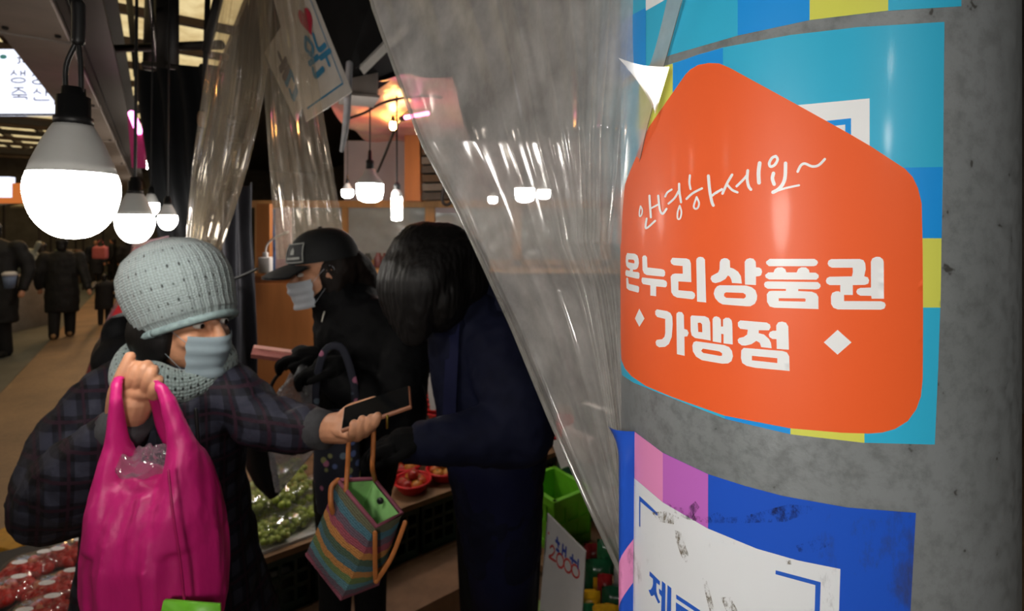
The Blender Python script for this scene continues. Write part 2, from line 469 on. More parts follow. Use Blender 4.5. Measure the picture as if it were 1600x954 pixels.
def stroke(pts, wd, k=4):                                    # brush stroke -> overlapping polygons
    v = [(p.x, p.y) for p in catmull([(a, b, 0) for a, b in pts], k)] if len(pts) > 2 else pts
    polys = []
    for i in range(len(v)-1):
        (x0, y0), (x1, y1) = v[i], v[i+1]; d = math.hypot(x1-x0, y1-y0)
        if d < 1e-6: continue
        nx, ny = -(y1-y0)/d*wd/2, (x1-x0)/d*wd/2
        polys.append([(x0+nx, y0+ny), (x1+nx, y1+ny), (x1-nx, y1-ny), (x0-nx, y0-ny)])
    for x, y in v: polys.append([(x+wd/2*math.cos(q*PI/4+.1), y+wd/2*math.sin(q*PI/4+.1)) for q in range(8)])
    return polys
Z1, Z2, Z3 = (950, 0, 2.458), (950, 370, 2.4615), (930, 640, 2.388)
# -- sticker A, cut by the top of the picture
A_bot = cr(Z1, [(-40, 350), (45, 317), (110, 275), (180, 240), (240, 212), (500, 137), (775, 78), (1075, 42), (1355, 25)])
TOPY = -120
stA = thing('sticker', 'cyan blue and yellow checked paper sticker above the orange one on the column', 'sticker', (CX-CR*.6, CY-CR*.8, 2.0))
def clipx(x0, x1, y0, y1): return [(x0, y0), (x1, y0), (x1, y1), (x0, y1)]
mk('sheet', on_column([A_bot+[(1502, TOPY), (935, TOPY)]], off=.0004), MAT['cyan'], stA)
def band(curve, x0, x1, up):                                 # block standing on a curve, between two x, up px high
    def yat(x):
        for (xa, ya), (xb, yb) in zip(curve, curve[1:]):
            if xa <= x <= xb: return ya+(yb-ya)*(x-xa)/(xb-xa)
        return curve[-1][1] if x > curve[-1][0] else curve[0][1]
    xs = [x0+(x1-x0)*i/6 for i in range(7)]
    return [(x, yat(x)-.01) for x in xs]+[(x, yat(x)-up) for x in reversed(xs)]
mk('blue_block', on_column([band(A_bot, 1153, 1265, 150)], off=.0006), MAT['blue'], stA)
mk('yellow_block', on_column([band(A_bot, 1265, 1387, 70)], off=.0006), MAT['yellow'], stA)
mk('blue_block', on_column([band(A_bot, 960, 1010, 92)], off=.0006), MAT['blue'], stA)
mk('white_block', on_column([[(1010, 17), (1040, 0), (1100, -25), (1100, -110), (1010, -110)]], off=.0006), MAT['white'], stA)
# -- sticker B, under the orange one
B_top = cr(Z1, [(-40, 400), (45, 345), (110, 307), (180, 270), (250, 243), (440, 183), (700, 135), (960, 105), (1290, 85)])
B_bot = cr(Z2, [(-40, 490), (20, 512), (55, 530), (100, 560), (250, 620), (450, 698), (700, 757), (985, 790), (1255, 797)])
B_right = cr(Z1, [(1288, 300), (1285, 640), (1278, 950)])+cr(Z2, [(1276, 270), (1268, 500)])
stB = thing('sticker', 'cyan blue and yellow checked sticker partly hidden under the orange sticker', 'sticker', (CX-CR*.6, CY-CR*.8, 1.55))
mk('sheet', on_column([B_top+B_right+B_bot[::-1]], off=.0004), MAT['cyan'], stB)
mk('yellow_block', on_column([[(1000, 101.5), (1026, 109.5-2.5), (1052, 99.5), (1052, 215), (1000, 203)]], off=.0006), MAT['yellow'], stB)
mk('blue_block', on_column([[(1052, 100), (1090, 86), (1130, 75), (1130, 250), (1052, 250)]], off=.0006), MAT['blue'], stB)
mk('white_panel', on_column([[(1000, 203), (1060, 193), (1240, 165), (1358, 154), (1358, 330), (1000, 420)]], off=.0007), MAT['white'], stB)
mk('corner_line', on_column([[(1255, 193), (1329, 185), (1329, 260), (1320, 260), (1320, 195), (1255, 202)]], off=.0009), MAT['blue'], stB)
mk('blue_block', on_column([[(1400, 262), (1471.5, 261), (1470.2, 372), (1400, 372)]], off=.0006), MAT['blue'], stB)
mk('yellow_block', on_column([[(1400, 372), (1469.8, 372), (1468.3, 480), (1400, 480)]], off=.0006), MAT['yellow'], stB)
mk('blue_block', on_column([band(B_bot, 1133, 1235, 60)], off=.0006), MAT['blue'], stB)
mk('yellow_block', on_column([band(B_bot, 1235, 1350, 60)], off=.0006), MAT['yellow'], stB)
# -- orange house-shaped sticker with the Korean lettering
C_out = cr(Z1, [(300, 288), (320, 268), (350, 250), (390, 243), (430, 245), (470, 262), (720, 400), (920, 512), (1005, 562), (1135, 648), (1165, 680), (1185, 722), (1199, 780), (1203, 954)]) + \
    cr(Z2, [(1206, 300), (1205, 540), (1198, 610), (1180, 660), (1148, 705), (1100, 735), (1050, 749), (1000, 753), (900, 750), (700, 733), (450, 685), (250, 614), (150, 572), (95, 535), (70, 505), (55, 470), (30, 380), (20, 0)]) + \
    cr(Z1, [(20, 954), (48, 790), (60, 735), (90, 655), (130, 560), (160, 490), (200, 432)])
stC = thing('sticker', 'orange house-shaped sticker with white Korean lettering on the column', 'sticker', (CX-CR*.6, CY-CR*.8, 1.56))
mk('sheet', on_column([C_out], off=.0012), MAT['orange'], stC)
H1, H2 = (980, 230, 6.8125), (1120, 220, 7.95)
HW = [(H1, [(160, 625), (178, 665), (172, 715), (152, 735), (148, 690), (160, 625)], 15), (H1, [(255, 515), (262, 640), (270, 745)], 23), (H1, [(270, 650), (345, 610)], 19),
      (H1, [(348, 515), (358, 620), (370, 680), (395, 708), (435, 655)], 23), (H1, [(225, 758), (218, 862), (315, 782)], 21), (H1, [(420, 525), (445, 480), (490, 450)], 21),
      (H1, [(455, 600), (520, 540), (565, 460)], 22), (H1, [(568, 390), (570, 470), (588, 585)], 25), (H1, [(574, 622), (592, 690), (577, 757), (552, 757), (552, 690), (574, 622)], 18),
      (H1, [(681, 300), (676, 380), (688, 445)], 23), (H1, [(645, 550), (710, 490), (808, 438)], 24), (H1, [(752, 530), (777, 590), (767, 640), (740, 655), (722, 625), (752, 530)], 20),
      (H1, [(876, 305), (890, 460), (912, 580), (928, 618)], 32), (H1, [(915, 515), (960, 480), (1010, 455)], 25),
      (H2, [(0, 650), (75, 600)], 28), (H2, [(200, 422), (140, 525), (82, 655)], 32), (H2, [(140, 545), (200, 610), (265, 640)], 30), (H2, [(255, 565), (340, 480), (380, 430)], 30),
      (H2, [(392, 370), (385, 470), (400, 560), (430, 605)], 36), (H2, [(538, 278), (524, 400), (530, 522)], 48), (H2, [(735, 193), (757, 235), (722, 300), (672, 322), (655, 280), (690, 215), (735, 193)], 34),
      (H2, [(707, 405), (694, 470), (715, 540)], 44), (H2, [(855, 280), (850, 440), (825, 530), (770, 600), (700, 640)], 44), (H2, [(700, 640), (850, 590), (1020, 553)], 26),
      (H2, [(1003, 385), (1040, 310), (1090, 285), (1180, 320), (1260, 305), (1335, 230)], 32)]
mk('handwriting', on_column([q for c, p, wd in HW for q in stroke(cr(c, p), wd/c[2])], off=.0017), MAT['white'], stC)
G3, G4, G5, G6 = (970, 390, 9.543), (1100, 390, 9.54), (1240, 390, 8.675), (1010, 470, 6.667)
GLY = [  # (crop, outline, holes)
 (G3, [(122,48),(235,58),(275,85),(292,140),(297,200),(285,255),(265,285),(235,297),(207,295),(207,325),(285,333),(305,350),(306,400),(297,430),(260,428),(120,395),(97,380),(95,330),(105,300),(160,312),(162,285),(130,268),(108,240),(99,170),(104,90)], [[(137,143),(215,148),(230,170),(228,203),(137,185)]]),
 (G3, [(118,412),(135,425),(145,505),(285,540),(300,560),(298,620),(285,637),(150,602),(112,570),(106,430)], []),
 (G3, [(345,110),(362,85),(395,85),(415,110),(422,262),(630,285),(670,300),(685,330),(682,380),(660,400),(410,375),(370,350),(350,300)], []),
 (G3, [(345,412),(660,445),(700,465),(714,495),(708,540),(690,557),(552,545),(552,690),(465,680),(465,528),(355,510),(335,475),(334,435)], []),
 (G3, [(790,118),(1000,128),(1045,148),(1065,200),(1072,480),(880,470),(880,600),(1085,618),(1120,645),(1128,680),(1115,720),(1085,735),(860,710),(805,680),(775,630),(765,400),(790,365),(830,352),(945,355),(942,240),(810,228),(775,205),(763,165)], []),
 (G3, [(1150,130),(1175,108),(1205,103),(1245,112),(1272,145),(1290,782),(1155,770),(1143,160)], []),
 (G4, [(250,180),(270,140),(315,122),(360,128),(398,160),(402,262),(455,280),(520,325),(560,390),(575,500),(430,492),(418,440),(398,400),(370,380),(330,435),(260,475),(185,495),(140,480),(113,430),(125,390),(160,370),(225,335),(245,290)], []),
 (G4, [(615,180),(640,140),(690,122),(745,132),(778,175),(782,258),(830,262),(862,285),(872,325),(858,375),(830,390),(782,395),(782,522),(620,515)], []),
 (G4, [(250,525),(640,530),(720,555),(775,600),(800,680),(795,740),(765,800),(700,838),(640,838),(290,810),(230,775),(180,715),(160,650),(175,585),(210,540)], [[(340,630),(595,640),(630,665),(632,700),(605,722),(345,712),(312,685),(315,648)]]),
 ((0,0,1), [(1203,404),(1272,404),(1276.5,407),(1277.5,410),(1275,414),(1271,415.4),(1202,415.4),(1198,412),(1197.3,408.5)], []),
 ((0,0,1), [(1201,425),(1209,425),(1211,420),(1215,417.3),(1222,417),(1227,420),(1228.7,425),(1244.6,425),(1247,419.5),(1252,417),(1259,417.2),(1263.5,421),(1264.5,425.3),(1274,425.5),(1278.5,429),(1278.5,433),(1275,436.3),(1202,436),(1197,433),(1196,429)], []),
 ((0,0,1), [(1200,439),(1277,440),(1281,443.5),(1281.5,447),(1279,450.5),(1274,451.5),(1247,451),(1247,454),(1268,455),(1275,458),(1278,463),(1278.2,482),(1210,480),(1203,478),(1199,471),(1198.6,459),(1202,454.5),(1206,453.8),(1228,453.8),(1228,450.8),(1200,450.5),(1195.5,447.5),(1194.3,443.5),(1196,440)], [[(1217,465.2),(1257,465.5),(1258.5,467),(1258,470.5),(1217,469.5)]]),
 (G5, [(500,125),(880,122),(930,138),(955,180),(962,260),(942,355),(990,370),(1008,410),(995,455),(950,472),(790,475),(790,607),(673,607),(673,690),(1170,692),(1215,712),(1230,745),(1210,790),(1165,806),(590,803),(530,780),(500,730),(497,630),(515,580),(560,560),(600,557),(622,572),(622,475),(480,475),(440,450),(430,415),(445,380),(480,362),(778,357),(790,300),(788,240),(510,240),(470,220),(453,185),(465,145)], []),
 (G5, [(1030,160),(1050,115),(1100,93),(1150,95),(1190,125),(1202,160),(1205,658),(1040,658),(1035,620),(890,617),(850,595),(835,565),(850,530),(890,512),(1032,508)], []),
 (G6, [(125,85),(230,103),(265,122),(285,160),(290,240),(280,370),(250,445),(210,475),(150,480),(120,460),(112,425),(125,402),(180,395),(205,370),(213,330),(212,185),(130,165),(110,140),(108,105)], []),
 (G6, [(330,125),(350,110),(385,115),(405,145),(408,287),(440,298),(455,330),(440,365),(410,368),(413,567),(333,550),(327,140)], []),
 (G6, [(485,148),(620,155),(660,175),(675,220),(680,408),(520,382),(485,355),(475,310),(472,165)], [[(548,225),(575,222),(592,240),(594,322),(553,318)]]),
 (G6, [(700,185),(715,162),(740,156),(770,168),(785,190),(787,262),(808,262),(808,190),(835,170),(870,172),(895,195),(903,230),(908,448),(813,437),(813,342),(790,337),(790,432),(702,418)], []),
 (G6, [(530,415),(820,455),(870,475),(900,515),(910,570),(895,620),(860,645),(800,648),(590,612),(530,575),(497,520),(492,460),(505,425)], [[(600,492),(770,520),(798,540),(797,565),(775,567),(605,537),(582,515)]]),
 (G6, [(985,198),(1255,220),(1290,240),(1297,270),(1280,300),(1175,300),(1175,330),(1230,345),(1280,390),(1300,430),(1307,487),(1200,475),(1185,430),(1150,410),(1100,445),(1040,460),(1000,458),(965,430),(958,400),(975,380),(1020,370),(1055,345),(1062,295),(985,285),(962,260),(960,220)], []),
 (G6, [(1355,250),(1375,218),(1415,210),(1455,222),(1478,260),(1485,502),(1360,493),(1357,392),(1315,390),(1285,370),(1277,345),(1290,318),(1320,305),(1355,305)], []),
 (G6, [(1020,483),(1420,515),(1465,530),(1488,570),(1492,722),(1140,690),(1050,670),(1005,640),(992,590),(995,510)], [[(1105,565),(1365,590),(1365,640),(1105,612)]]),
 (Z2, [(127,275),(147,313),(127,345),(110,313)], []),
 (Z2, [(880,355),(933,403),(880,450),(828,403)], [])]
for c, o_, h_ in GLY:
    mk('letter', on_column([cr(c, o_)], [cr(c, q) for q in h_], off=.0017), MAT['white'], stC)
# -- lower sticker with its peeling left edge
D_top = cr(Z3, [(148, 80), (255, 160), (425, 240), (560, 283), (700, 320), (940, 363), (1195, 383)])
LOW = 1075
stD = thing('sticker', 'blue and pink sticker with a white panel peeling off the column below', 'sticker', (CX-CR*.6, CY-CR*.8, 1.35))
mk('sheet', on_column([D_top+[(1422, 954), (1418, LOW), (990, LOW)]], off=.0004), MAT['royal'], stD)
def hang(curve, x0, x1, bot):
    xs = [x0+(x1-x0)*i/8 for i in range(9)]
    def yat(cv, x):
        for (xa, ya), (xb, yb) in zip(cv, cv[1:]):
            if xa <= x <= xb: return ya+(yb-ya)*(x-xa)/(xb-xa)
        return cv[-1][1] if x > cv[-1][0] else cv[0][1]
    return [(x, yat(curve, x)+.02) for x in xs]+[(x, yat(bot, x)) for x in reversed(xs)]
H7 = (980, 740, 4.444)
Wtop = cr(H7, [(44, 20), (250, 195), (560, 375), (900, 515), (1180, 595), (1478, 655)])
mk('pink_block', on_column([hang(D_top, 992.2, 1036.5, Wtop)], off=.0006), MAT['pink_p'], stD)
mk('violet_block', on_column([hang(D_top, 1036.5, 1107, Wtop)], off=.0006), MAT['violet_p'], stD)
mk('white_panel', on_column([Wtop+[(1310.5, 954), (1308, LOW), (989, LOW)]], off=.0007), MAT['white_d'], stD)
mk('bracket', on_column([cr(H7, [(90, 150), (218, 270), (216, 290), (98, 190), (97, 368), (90, 360)])], off=.001), MAT['royal2'], stD)
mk('bracket', on_column([cr(H7, [(1032, 663), (1342, 745), (1335, 960), (1330, 1150), (1297, 1150), (1300, 960), (1305, 765), (1030, 690)])], off=.001), MAT['royal2'], stD)
H8 = (1000, 860, 10.15)
for q in ([(168,318),(330,480),(328,545),(275,500),(275,640),(300,740),(335,810),(305,832),(240,690),(215,712),(188,712),(150,615),(185,610),(210,570),(222,520),(220,440),(165,390)],
          [(362,470),(418,520),(410,1154),(345,1154),(355,720),(318,670),(315,590),(358,630)], [(450,535),(510,585),(500,1154),(435,1154)],
          [(585,683),(965,935),(960,1000),(590,755)], [(582,808),(960,1060),(960,1130),(650,940),(650,1060),(960,1250),(960,1320),(582,1110)]):
    mk('letter', on_column([cr(H8, q)], off=.001), MAT['royal2'], stD)
# peeling strip: leaves the steel at x=992 and stands off to the left
def flap(u, v):
    py = 672+(LOW-672)*v
    pxr = 992.5-(3*v); uv = cyl(pxr, py+1.5*(1-v)); R = CR+.0006
    a = Vector((CX+R*math.cos(uv.x/CR), CY+R*math.sin(uv.x/CR), uv.y))
    top = max(0, 1-v*9)
    pxl = 967.0-17*top**2; b = P(pxl, py-7*top, a.y+.012+.02*top)
    m = a.lerp(b, u); n = Vector((-.75, -.65, 0))*.006*math.sin(u*PI)
    return m+n
mk('peeling_edge', grid(flap, 8, 40), MAT['royal'], stD)
def flap_pink(u, v):
    sl = u*42; lo, hi = 882-(1-u)*42, 950-(1-u)*42
    py = lo+(hi-lo)*v; vv = (py-672)/(LOW-672)
    return flap(u*.97+.0, vv)+Vector((-.5, -.8, 0))*.0008
mk('pink_block', grid(lambda u, v: flap_pink(1-u, v), 8, 8), MAT['pink_p'], stD)

# grime rubbed onto the lower sticker
def grime(name, col, lo, hi, sc):
    x = N(name); tr = x.n('BsdfTransparent'); df = x.n('BsdfDiffuse'); df.inputs[0].default_value = lin(col); m = x.n('MixShader')
    x.l(x.ramp(x.noise(sc, 8, .8, stretch=(1, 1, .6)), [(lo, (0, 0, 0, 1)), (hi, (.85, .85, .85, 1))]), m.inputs[0]); x.l(tr.outputs[0], m.inputs[1]); x.l(df.outputs[0], m.inputs[2])
    x.l(m.outputs[0], x.out.inputs[0]); x.t.nodes.remove(x.b); return x.m
MAT['grime_b'] = grime('brown_grime', '7d725e', .47, .62, 190); MAT['grime_d'] = grime('dark_grime', '2c2c3c', .47, .66, 120)
for q in ([(335, 385), (380, 400), (415, 500), (445, 590), (415, 610), (385, 570), (350, 470)], [(530, 715), (560, 740), (590, 850), (612, 940), (580, 950), (550, 830)], [(655, 850), (720, 845), (780, 960), (700, 965)], [(180, 265), (280, 255), (370, 300), (330, 345), (230, 330)], [(1095, 595), (1135, 590), (1140, 620), (1110, 620)]):
    mk('grime', on_column([cr(H7, q)], off=.0014), MAT['grime_b'], stD)
for q in ([(285, 195), (330, 225), (420, 235), (480, 185), (510, 225), (470, 285), (560, 295), (640, 255), (680, 300), (820, 285), (930, 255), (1120, 205), (1300, 215), (1270, 260), (1100, 325), (800, 335), (560, 335), (420, 310), (330, 265)], [(1170, 490), (1250, 465), (1330, 440), (1405, 480), (1360, 510), (1260, 545), (1190, 530)]):
    mk('grime', on_column([cr(H7, q)], off=.0014), MAT['grime_d'], stD)

# ------------------------------------------------------------------ hanging lamps
def led_bulb(c, R, label, cable_top, group=None, mat='bulb', two=False, wx=.79):
    c = Vector(c)
    t = thing('led_bulb', label, 'light bulb', c+Vector((0, 0, -1.03*R)), group)
    X = wx*R
    mk('diffuser', lathe([(p.x, p.y) for p in catmull([(.02*X, -1.03*R, 0), (.35*X, -.98*R, 0), (.65*X, -.8*R, 0), (.88*X, -.5*R, 0), (1*X, -.1*R, 0), (.99*X, .15*R, 0), (.93*X, .33*R, 0)], 4)], c, 48), MAT[mat], t)
    mk('housing', lathe([(.94*X, .33*R), (.86*X, .55*R), (.65*X, .98*R), (.47*X, 1.27*R), (.41*X, 1.35*R)], c, 48), MAT['bulbbody'], t)
    mk('socket', lathe([(.42*X, 1.33*R), (.42*X, 1.5*R), (.37*X, 1.52*R), (.36*X, 1.93*R), (.27*X, 1.95*R), (.25*X, 2.12*R)], c, 20), MAT['black'], t)
    top = Vector(cable_top); b = c+Vector((0, 0, 2.1*R))
    if two:
        for s in (-1, 1):
            mk('cable', tube([b+Vector((s*.16*R, 0, -.05*R)), b+Vector((s*.15*R, 0, .5*R)), b+Vector((.1*R, 0, 1.1*R)), b+Vector((s*.04*R+.1*R, 0, 1.5*R)), top], .05*R, n=8), MAT['black'], t)
        mk('cable_tape', tube([b+Vector((.1*R, 0, 1.0*R)), b+Vector((.11*R, 0, 1.4*R)), b+Vector((.1*R, 0, 1.75*R))], .12*R, n=10), MAT['black'], t)
    else:
        mk('cable', tube([b, b.lerp(top, .5), top], .07*R, n=8), MAT['black'], t)
    return t
def hang_top(c, z=2.9): return Vector((c[0]+.01, c[1], z))
c1 = P(115, 296, .75)
led_bulb(c1, .0703, 'large glowing round LED bulb hanging on a taped double cable', P(95, -40, .75), two=True)
c2 = P(211, 346, 1.62); led_bulb(c2, .066, 'glowing LED bulb hanging over the knitted hat of the shopper', hang_top(c2))
c3 = P(236, 322, 2.35); led_bulb(c3, .042, 'small LED bulb hanging highest in the row beside the black tarpaulin', hang_top(c3))
c4 = P(262, 342, 2.15); led_bulb(c4, .045, 'small LED bulb hanging lowest in the row next to the black tarpaulin', hang_top(c4))
for k, (x, y, z, lab) in enumerate([(-.2, -.24, 1.72, 'LED bulb added close behind the photographer to light the column'), (.62, -.62, 1.9, 'LED bulb behind the photographer hanging low near the stall'), (.85, -1.1, 2.2, 'LED bulb behind the photographer hanging higher near the stall')]):  # the first bulb is added out of view to light the column
    led_bulb((x, y, z), (.08, .04, .04)[k], lab, (x, y, 2.9), mat='bulb_near')
mk('lamp_wire', tube([W(-.05, -2.2, 2.9), W(-.05, 1, 2.88), W(-.03, 3, 2.9), W(.02, 5, 2.88), W(.02, 9, 2.9)], .012, n=8), MAT['black'])
tag(bpy.data.objects['lamp_wire'], 'thick black supply cable running over the row of bulbs', 'cable')
for k, (a, b, z) in enumerate(((-.02, 5.6, 2.3), (.05, 8.2, 2.35), (.05, 11.5, 2.4), (.05, 15, 2.4))):  # bulbs added out of sight behind the tarpaulin to brighten the far street
    led_bulb(W(a, b, z), .09, 'added LED bulb hidden behind the black tarpaulin to brighten the far street', W(a, b, 2.9), 'added bulbs hidden behind the tarpaulin', mat='added_bulb')
for k, (a, b, z) in enumerate(((-3.4, 2.6, 2.3), (-4.4, 5.2, 2.5), (-4.6, 1.0, 2.4))):  # bulbs added outside the frame to lift the light in the street
    led_bulb(W(a, b, z), .09, 'added LED bulb out of view on the opposite street side', W(a, b, 4.3), 'added bulbs on the opposite street side', mat='added_bulb')
# bulbs inside the stall
def flat_bulb(c, R, label):
    c = Vector(c); t = thing('led_bulb', label, 'light bulb', c-Vector((0, 0, .75*R)))
    mk('diffuser', lathe([(.02*R, -.78*R), (.5*R, -.74*R), (.85*R, -.55*R), (.98*R, -.1*R), (1*R, .6*R)], c, 24), MAT['bulb_in'], t)
    mk('housing', lathe([(1*R, .6*R), (.9*R, .85*R), (.5*R, 1.35*R), (.36*R, 1.75*R)], c, 24), MAT['bulbbody'], t)
    mk('socket', lathe([(.3*R, 1.7*R), (.3*R, 2.4*R), (.16*R, 2.5*R), (.12*R, 3.2*R)], c, 16), MAT['black'], t)
    mk('cable', tube([c+Vector((0, 0, 3.1*R)), c+Vector((0, 0, 5.0*R)), Vector((c.x, c.y, 2.42))], .05*R, n=6), MAT['black'], t)
flat_bulb(P(578, 300, 2.7), .069, 'wide bell-shaped LED bulb hanging inside the fruit stall')
cc = P(620, 326, 2.85)
t = thing('led_bulb', 'slim tubular LED bulb hanging inside the fruit stall', 'light bulb', cc-Vector((0, 0, .065)))
mk('diffuser', lathe([(.004, -.066), (.026, -.062), (.03, -.05), (.03, .06), (.028, .064)], cc, 18), MAT['bulb_in'], t)
mk('housing', lathe([(.031, .064), (.03, .085), (.02, .105)], cc, 18), MAT['bulbbody'], t)
mk('socket', lathe([(.018, .1), (.02, .13), (.008, .15)], cc, 12), MAT['black'], t)
mk('cable', tube([cc+Vector((0, 0, .14)), cc+Vector((0, 0, .3)), Vector((cc.x, cc.y, 2.42))], .005, n=6), MAT['black'], t)
for px, py, Y, R, lab in [(820, 304, 2.9, .056, 'brightest bulb glowing behind the cloudy curtain'), (850, 303, 3.2, .04, 'bulb glowing behind the curtain close beside the brightest one'), (770, 312, 3.3, .03, 'small bulb glowing behind the curtain above the bowed head'), (543, 302, 3.1, .035, 'bulb glowing behind the yellowed plastic strip')]:
    flat_bulb(P(px, py, Y), R, lab)
# fluorescent lamp in the stall roof
fa, fb = P(806, 66, 3.2), P(852, 38, 2.62)
t = thing('tube_lamp', 'slim fluorescent tube lamp under the stall roof behind the curtain', 'lamp', (fa+fb)/2)
mk('tube', tube([fa, fb], .018, n=10, smooth=False), MAT['tube'], t)
mk('batten', tube([fa+Vector((0, 0, .04)), fb+Vector((0, 0, .04))], .028, n=4, rnd=False, smooth=False), MAT['bulbbody'], t, smooth=False)
# warm lamps in the distance, strung under the street roof
for i, (px, py, Y, s) in enumerate([(136, 210, 9, .05), (150, 228, 9.5, .09), (168, 243, 11, .09), (179, 255, 12, .09), (187, 263, 13, .09), (128, 191, 8, .04)]):
    c = P(px, py, Y)
    t = thing('spot_lamp', 'warm lamp glowing far along the street under the grey beam', 'lamp', c-Vector((0, 0, s)), 'warm lamps along the far street')
    mk('lens', ellipsoid(c, (s*1.3, s*1.3, s*.7), n=14, m=8), MAT['warm'], t)
    mk('shade', lathe([(s*1.35, .2*s), (s, s*.9), (s*.3, s*1.3), (s*.15, s*3)], c, 14), MAT['dark'], t)

# ------------------------------------------------------------------ overhead steelwork, signs
bm_ = thing('box_beam', 'long grey box beam running over the market street', 'beam', W(-.62, 8, 2.9))
mk('web', wbox(-.79, -.45, .9, 20, 2.9, 3.3, bev=.01), MAT['beam'], bm_, smooth=False)
for b in (2.4, 4.4, 6.6, 9, 12):
    mk('joint_strip', wbox(-.8, -.44, b, b+.05, 2.89, 3.31), MAT['beam'], bm_, smooth=False)
    for a in (-.74, -.5): mk('bolt', lathe([(.016, 0), (.016, -.014), (.01, -.018)], W(a, b-.12, 2.9), 8), MAT['dark'], bm_)
bm2 = thing('channel_beam', 'dark brown steel channel alongside the grey beam', 'beam', W(-.35, 8, 2.95))
mk('web', wbox(-.44, -.4, 1.2, 20, 2.92, 3.5), MAT['dark'], bm2, smooth=False)
mk('flange', wbox(-.4, -.24, 1.2, 20, 2.96, 2.99), MAT['dark'], bm2, smooth=False)
mk('flange', wbox(-.4, -.24, 1.2, 20, 3.47, 3.5), MAT['dark'], bm2, smooth=False)
# steel frame behind the black tarp
for k, (p, q, r) in enumerate([((176, 76, 4.0), (345, 70, 3.2), .03), ((225, 100, 3.0), (345, 112, 2.6), .016), ((262, -30, 2.9), (262, 112, 2.9), .055), ((325, -20, 2.4), (318, 190, 2.5), .012), ((345, -20, 2.3), (322, 80, 2.4), .02), ((240, -20, 5), (236, 110, 5), .07), ((200, -20, 5.5), (214, 120, 5.5), .03)]):
    o = mk('frame_pipe', tube([P(*p), P(*q)], r, n=10, rnd=False, smooth=False), MAT['dark'])
    tag(o, ['thick dark rail crossing above the black tarpaulin', 'thin rail from which the black tarpaulin hangs', 'broad dark upright standing above the tarpaulin', 'thin hanging rod with a wooden knob', 'slanting pale-edged pipe next to the plastic strip', 'wide far upright in front of the roof sheets', 'narrow far upright in front of the roof sheets'][k], 'pipe')
o = mk('wooden_knob', lathe([(.005, .05), (.022, .04), (.027, .015), (.026, -.015), (.022, -.028), (.01, -.032)], P(318, 188, 2.5), 14), MAT['board']); tag(o, 'pale wooden knob at the end of the thin hanging rod', 'knob')
# stall roof edge above the passage
rb = thing('roof_beam', 'heavy black beam at the front of the stall roof', 'beam', P(550, 60, 2.2))
q = [P(470, -60, 2.25), P(600, -60, 1.95), P(612, 62, 2.2), P(540, 118, 2.35)]
mk('web', loft([[p for p in q], [p+Vector((.06, .28, .0)) for p in q]]), MAT['tarp'], rb, smooth=False)
lg = mk('light_edge', tube([P(566, 108, 2.3), P(612, 62, 2.18), P(640, 36, 2.05)], .03, n=4, rnd=False, smooth=False, flat=(1, .5)), MAT['bulbbody'], rb, smooth=False)
gb = thing('junction_box', 'grey metal box under the stall roof edge', 'box', P(563, 170, 2.5))
mk('case', box(P(560, 132, 2.5), (.16, .2, .13), .4, bev=.006), MAT['beam'], gb)
mk('lid', box(P(560, 156, 2.49), (.17, .21, .012), .4), MAT['beam'], gb, smooth=False)
wp = mk('white_pipe', tube([P(546, 100, 2.05), P(541, 190, 2.05), P(534, 235, 2.06)], [.014, .014, .008], n=10), M('white_pvc', 'b9bcc4', .4)); tag(wp, 'pale plastic pipe under the stall roof edge', 'pipe')
# hanging paper sign, folded in a V behind the yellowed plastic
papr = M('sign_paper', 'e6e0da', .6, var=.04); redi = M('red_ink', 'd2204a', .6, var=.05); blui = M('blue_ink', '3a93c4', .6, var=.1); grei = M('grey_ink', '77707a', .6)
sg = thing('hanging_sign', 'white folded paper sign with a red heart hanging behind the plastic', 'sign', P(480, 190, 1.95))
QR = [P(478, 190, 1.95), P(550, 143, 1.9), P(482, -25, 1.9), P(425, -10, 1.97)]
QL = [P(462, 190, 1.95), P(478, 150, 1.99), P(440, 40, 2.02), P(413, 82, 1.98)]
def bslab(q, d):
    a = grid(lambda u, v: bil(q, u, v), 8, 8); b = grid(lambda u, v: bil(q, u, v)+d, 8, 8)
    n = len(a[0]); rim = [i for i in range(9)]+[9*i+8 for i in range(1, 9)]+[72+i for i in range(7, -1, -1)]+[9*i for i in range(7, 0, -1)]
    return (a[0]+b[0], a[1]+[[i+n for i in f[::-1]] for f in b[1]]+[(rim[i], rim[(i+1) % len(rim)], rim[(i+1) % len(rim)]+n, rim[i]+n) for i in range(len(rim))])
def slab(q, d): return loft([q, [p+d for p in q]])
mk('board', bslab(QR, Vector((0, .006, 0))), papr, sg, smooth=False)
mk('board', bslab(QL, Vector((0, .006, 0))), papr, sg, smooth=False)
def onq(q, polys, off=-.003):
    rv, fs = tri2d(polys); V = [bil(q, v.x, v.y)+Vector((0, off, 0)) for v in rv]; return (V, fs)
ht = [(16*math.sin(t)**3, 13*math.cos(t)-5*math.cos(2*t)-2*math.cos(3*t)-math.cos(4*t)) for t in [i*2*PI/40 for i in range(40)]]
mk('heart', onq(QR, [[(.64+x*.0095, .71+y*.0085) for x, y in ht]]), redi, sg, smooth=False)
def strk(L, wd): return [q for s in L for q in stroke(s, wd)]
for s_ in ([[(.42, .5), (.5, .58), (.58, .5), (.5, .44), (.42, .5)], [(.4, .38), (.62, .4)], [(.5, .38), (.5, .44)], [(.44, .33), (.44, .27), (.64, .29)], [(.68, .58), (.68, .45), (.85, .46)], [(.66, .38), (.9, .4)], [(.78, .38), (.78, .3)]]): mk('letter', onq(QR, strk([s_], .05)), blui, sg, smooth=False)
mk('border_line', onq(QR, strk([[(.1, .08), (.9, .1)], [(.9, .1), (.9, .92)]], .015)), blui, sg, smooth=False)
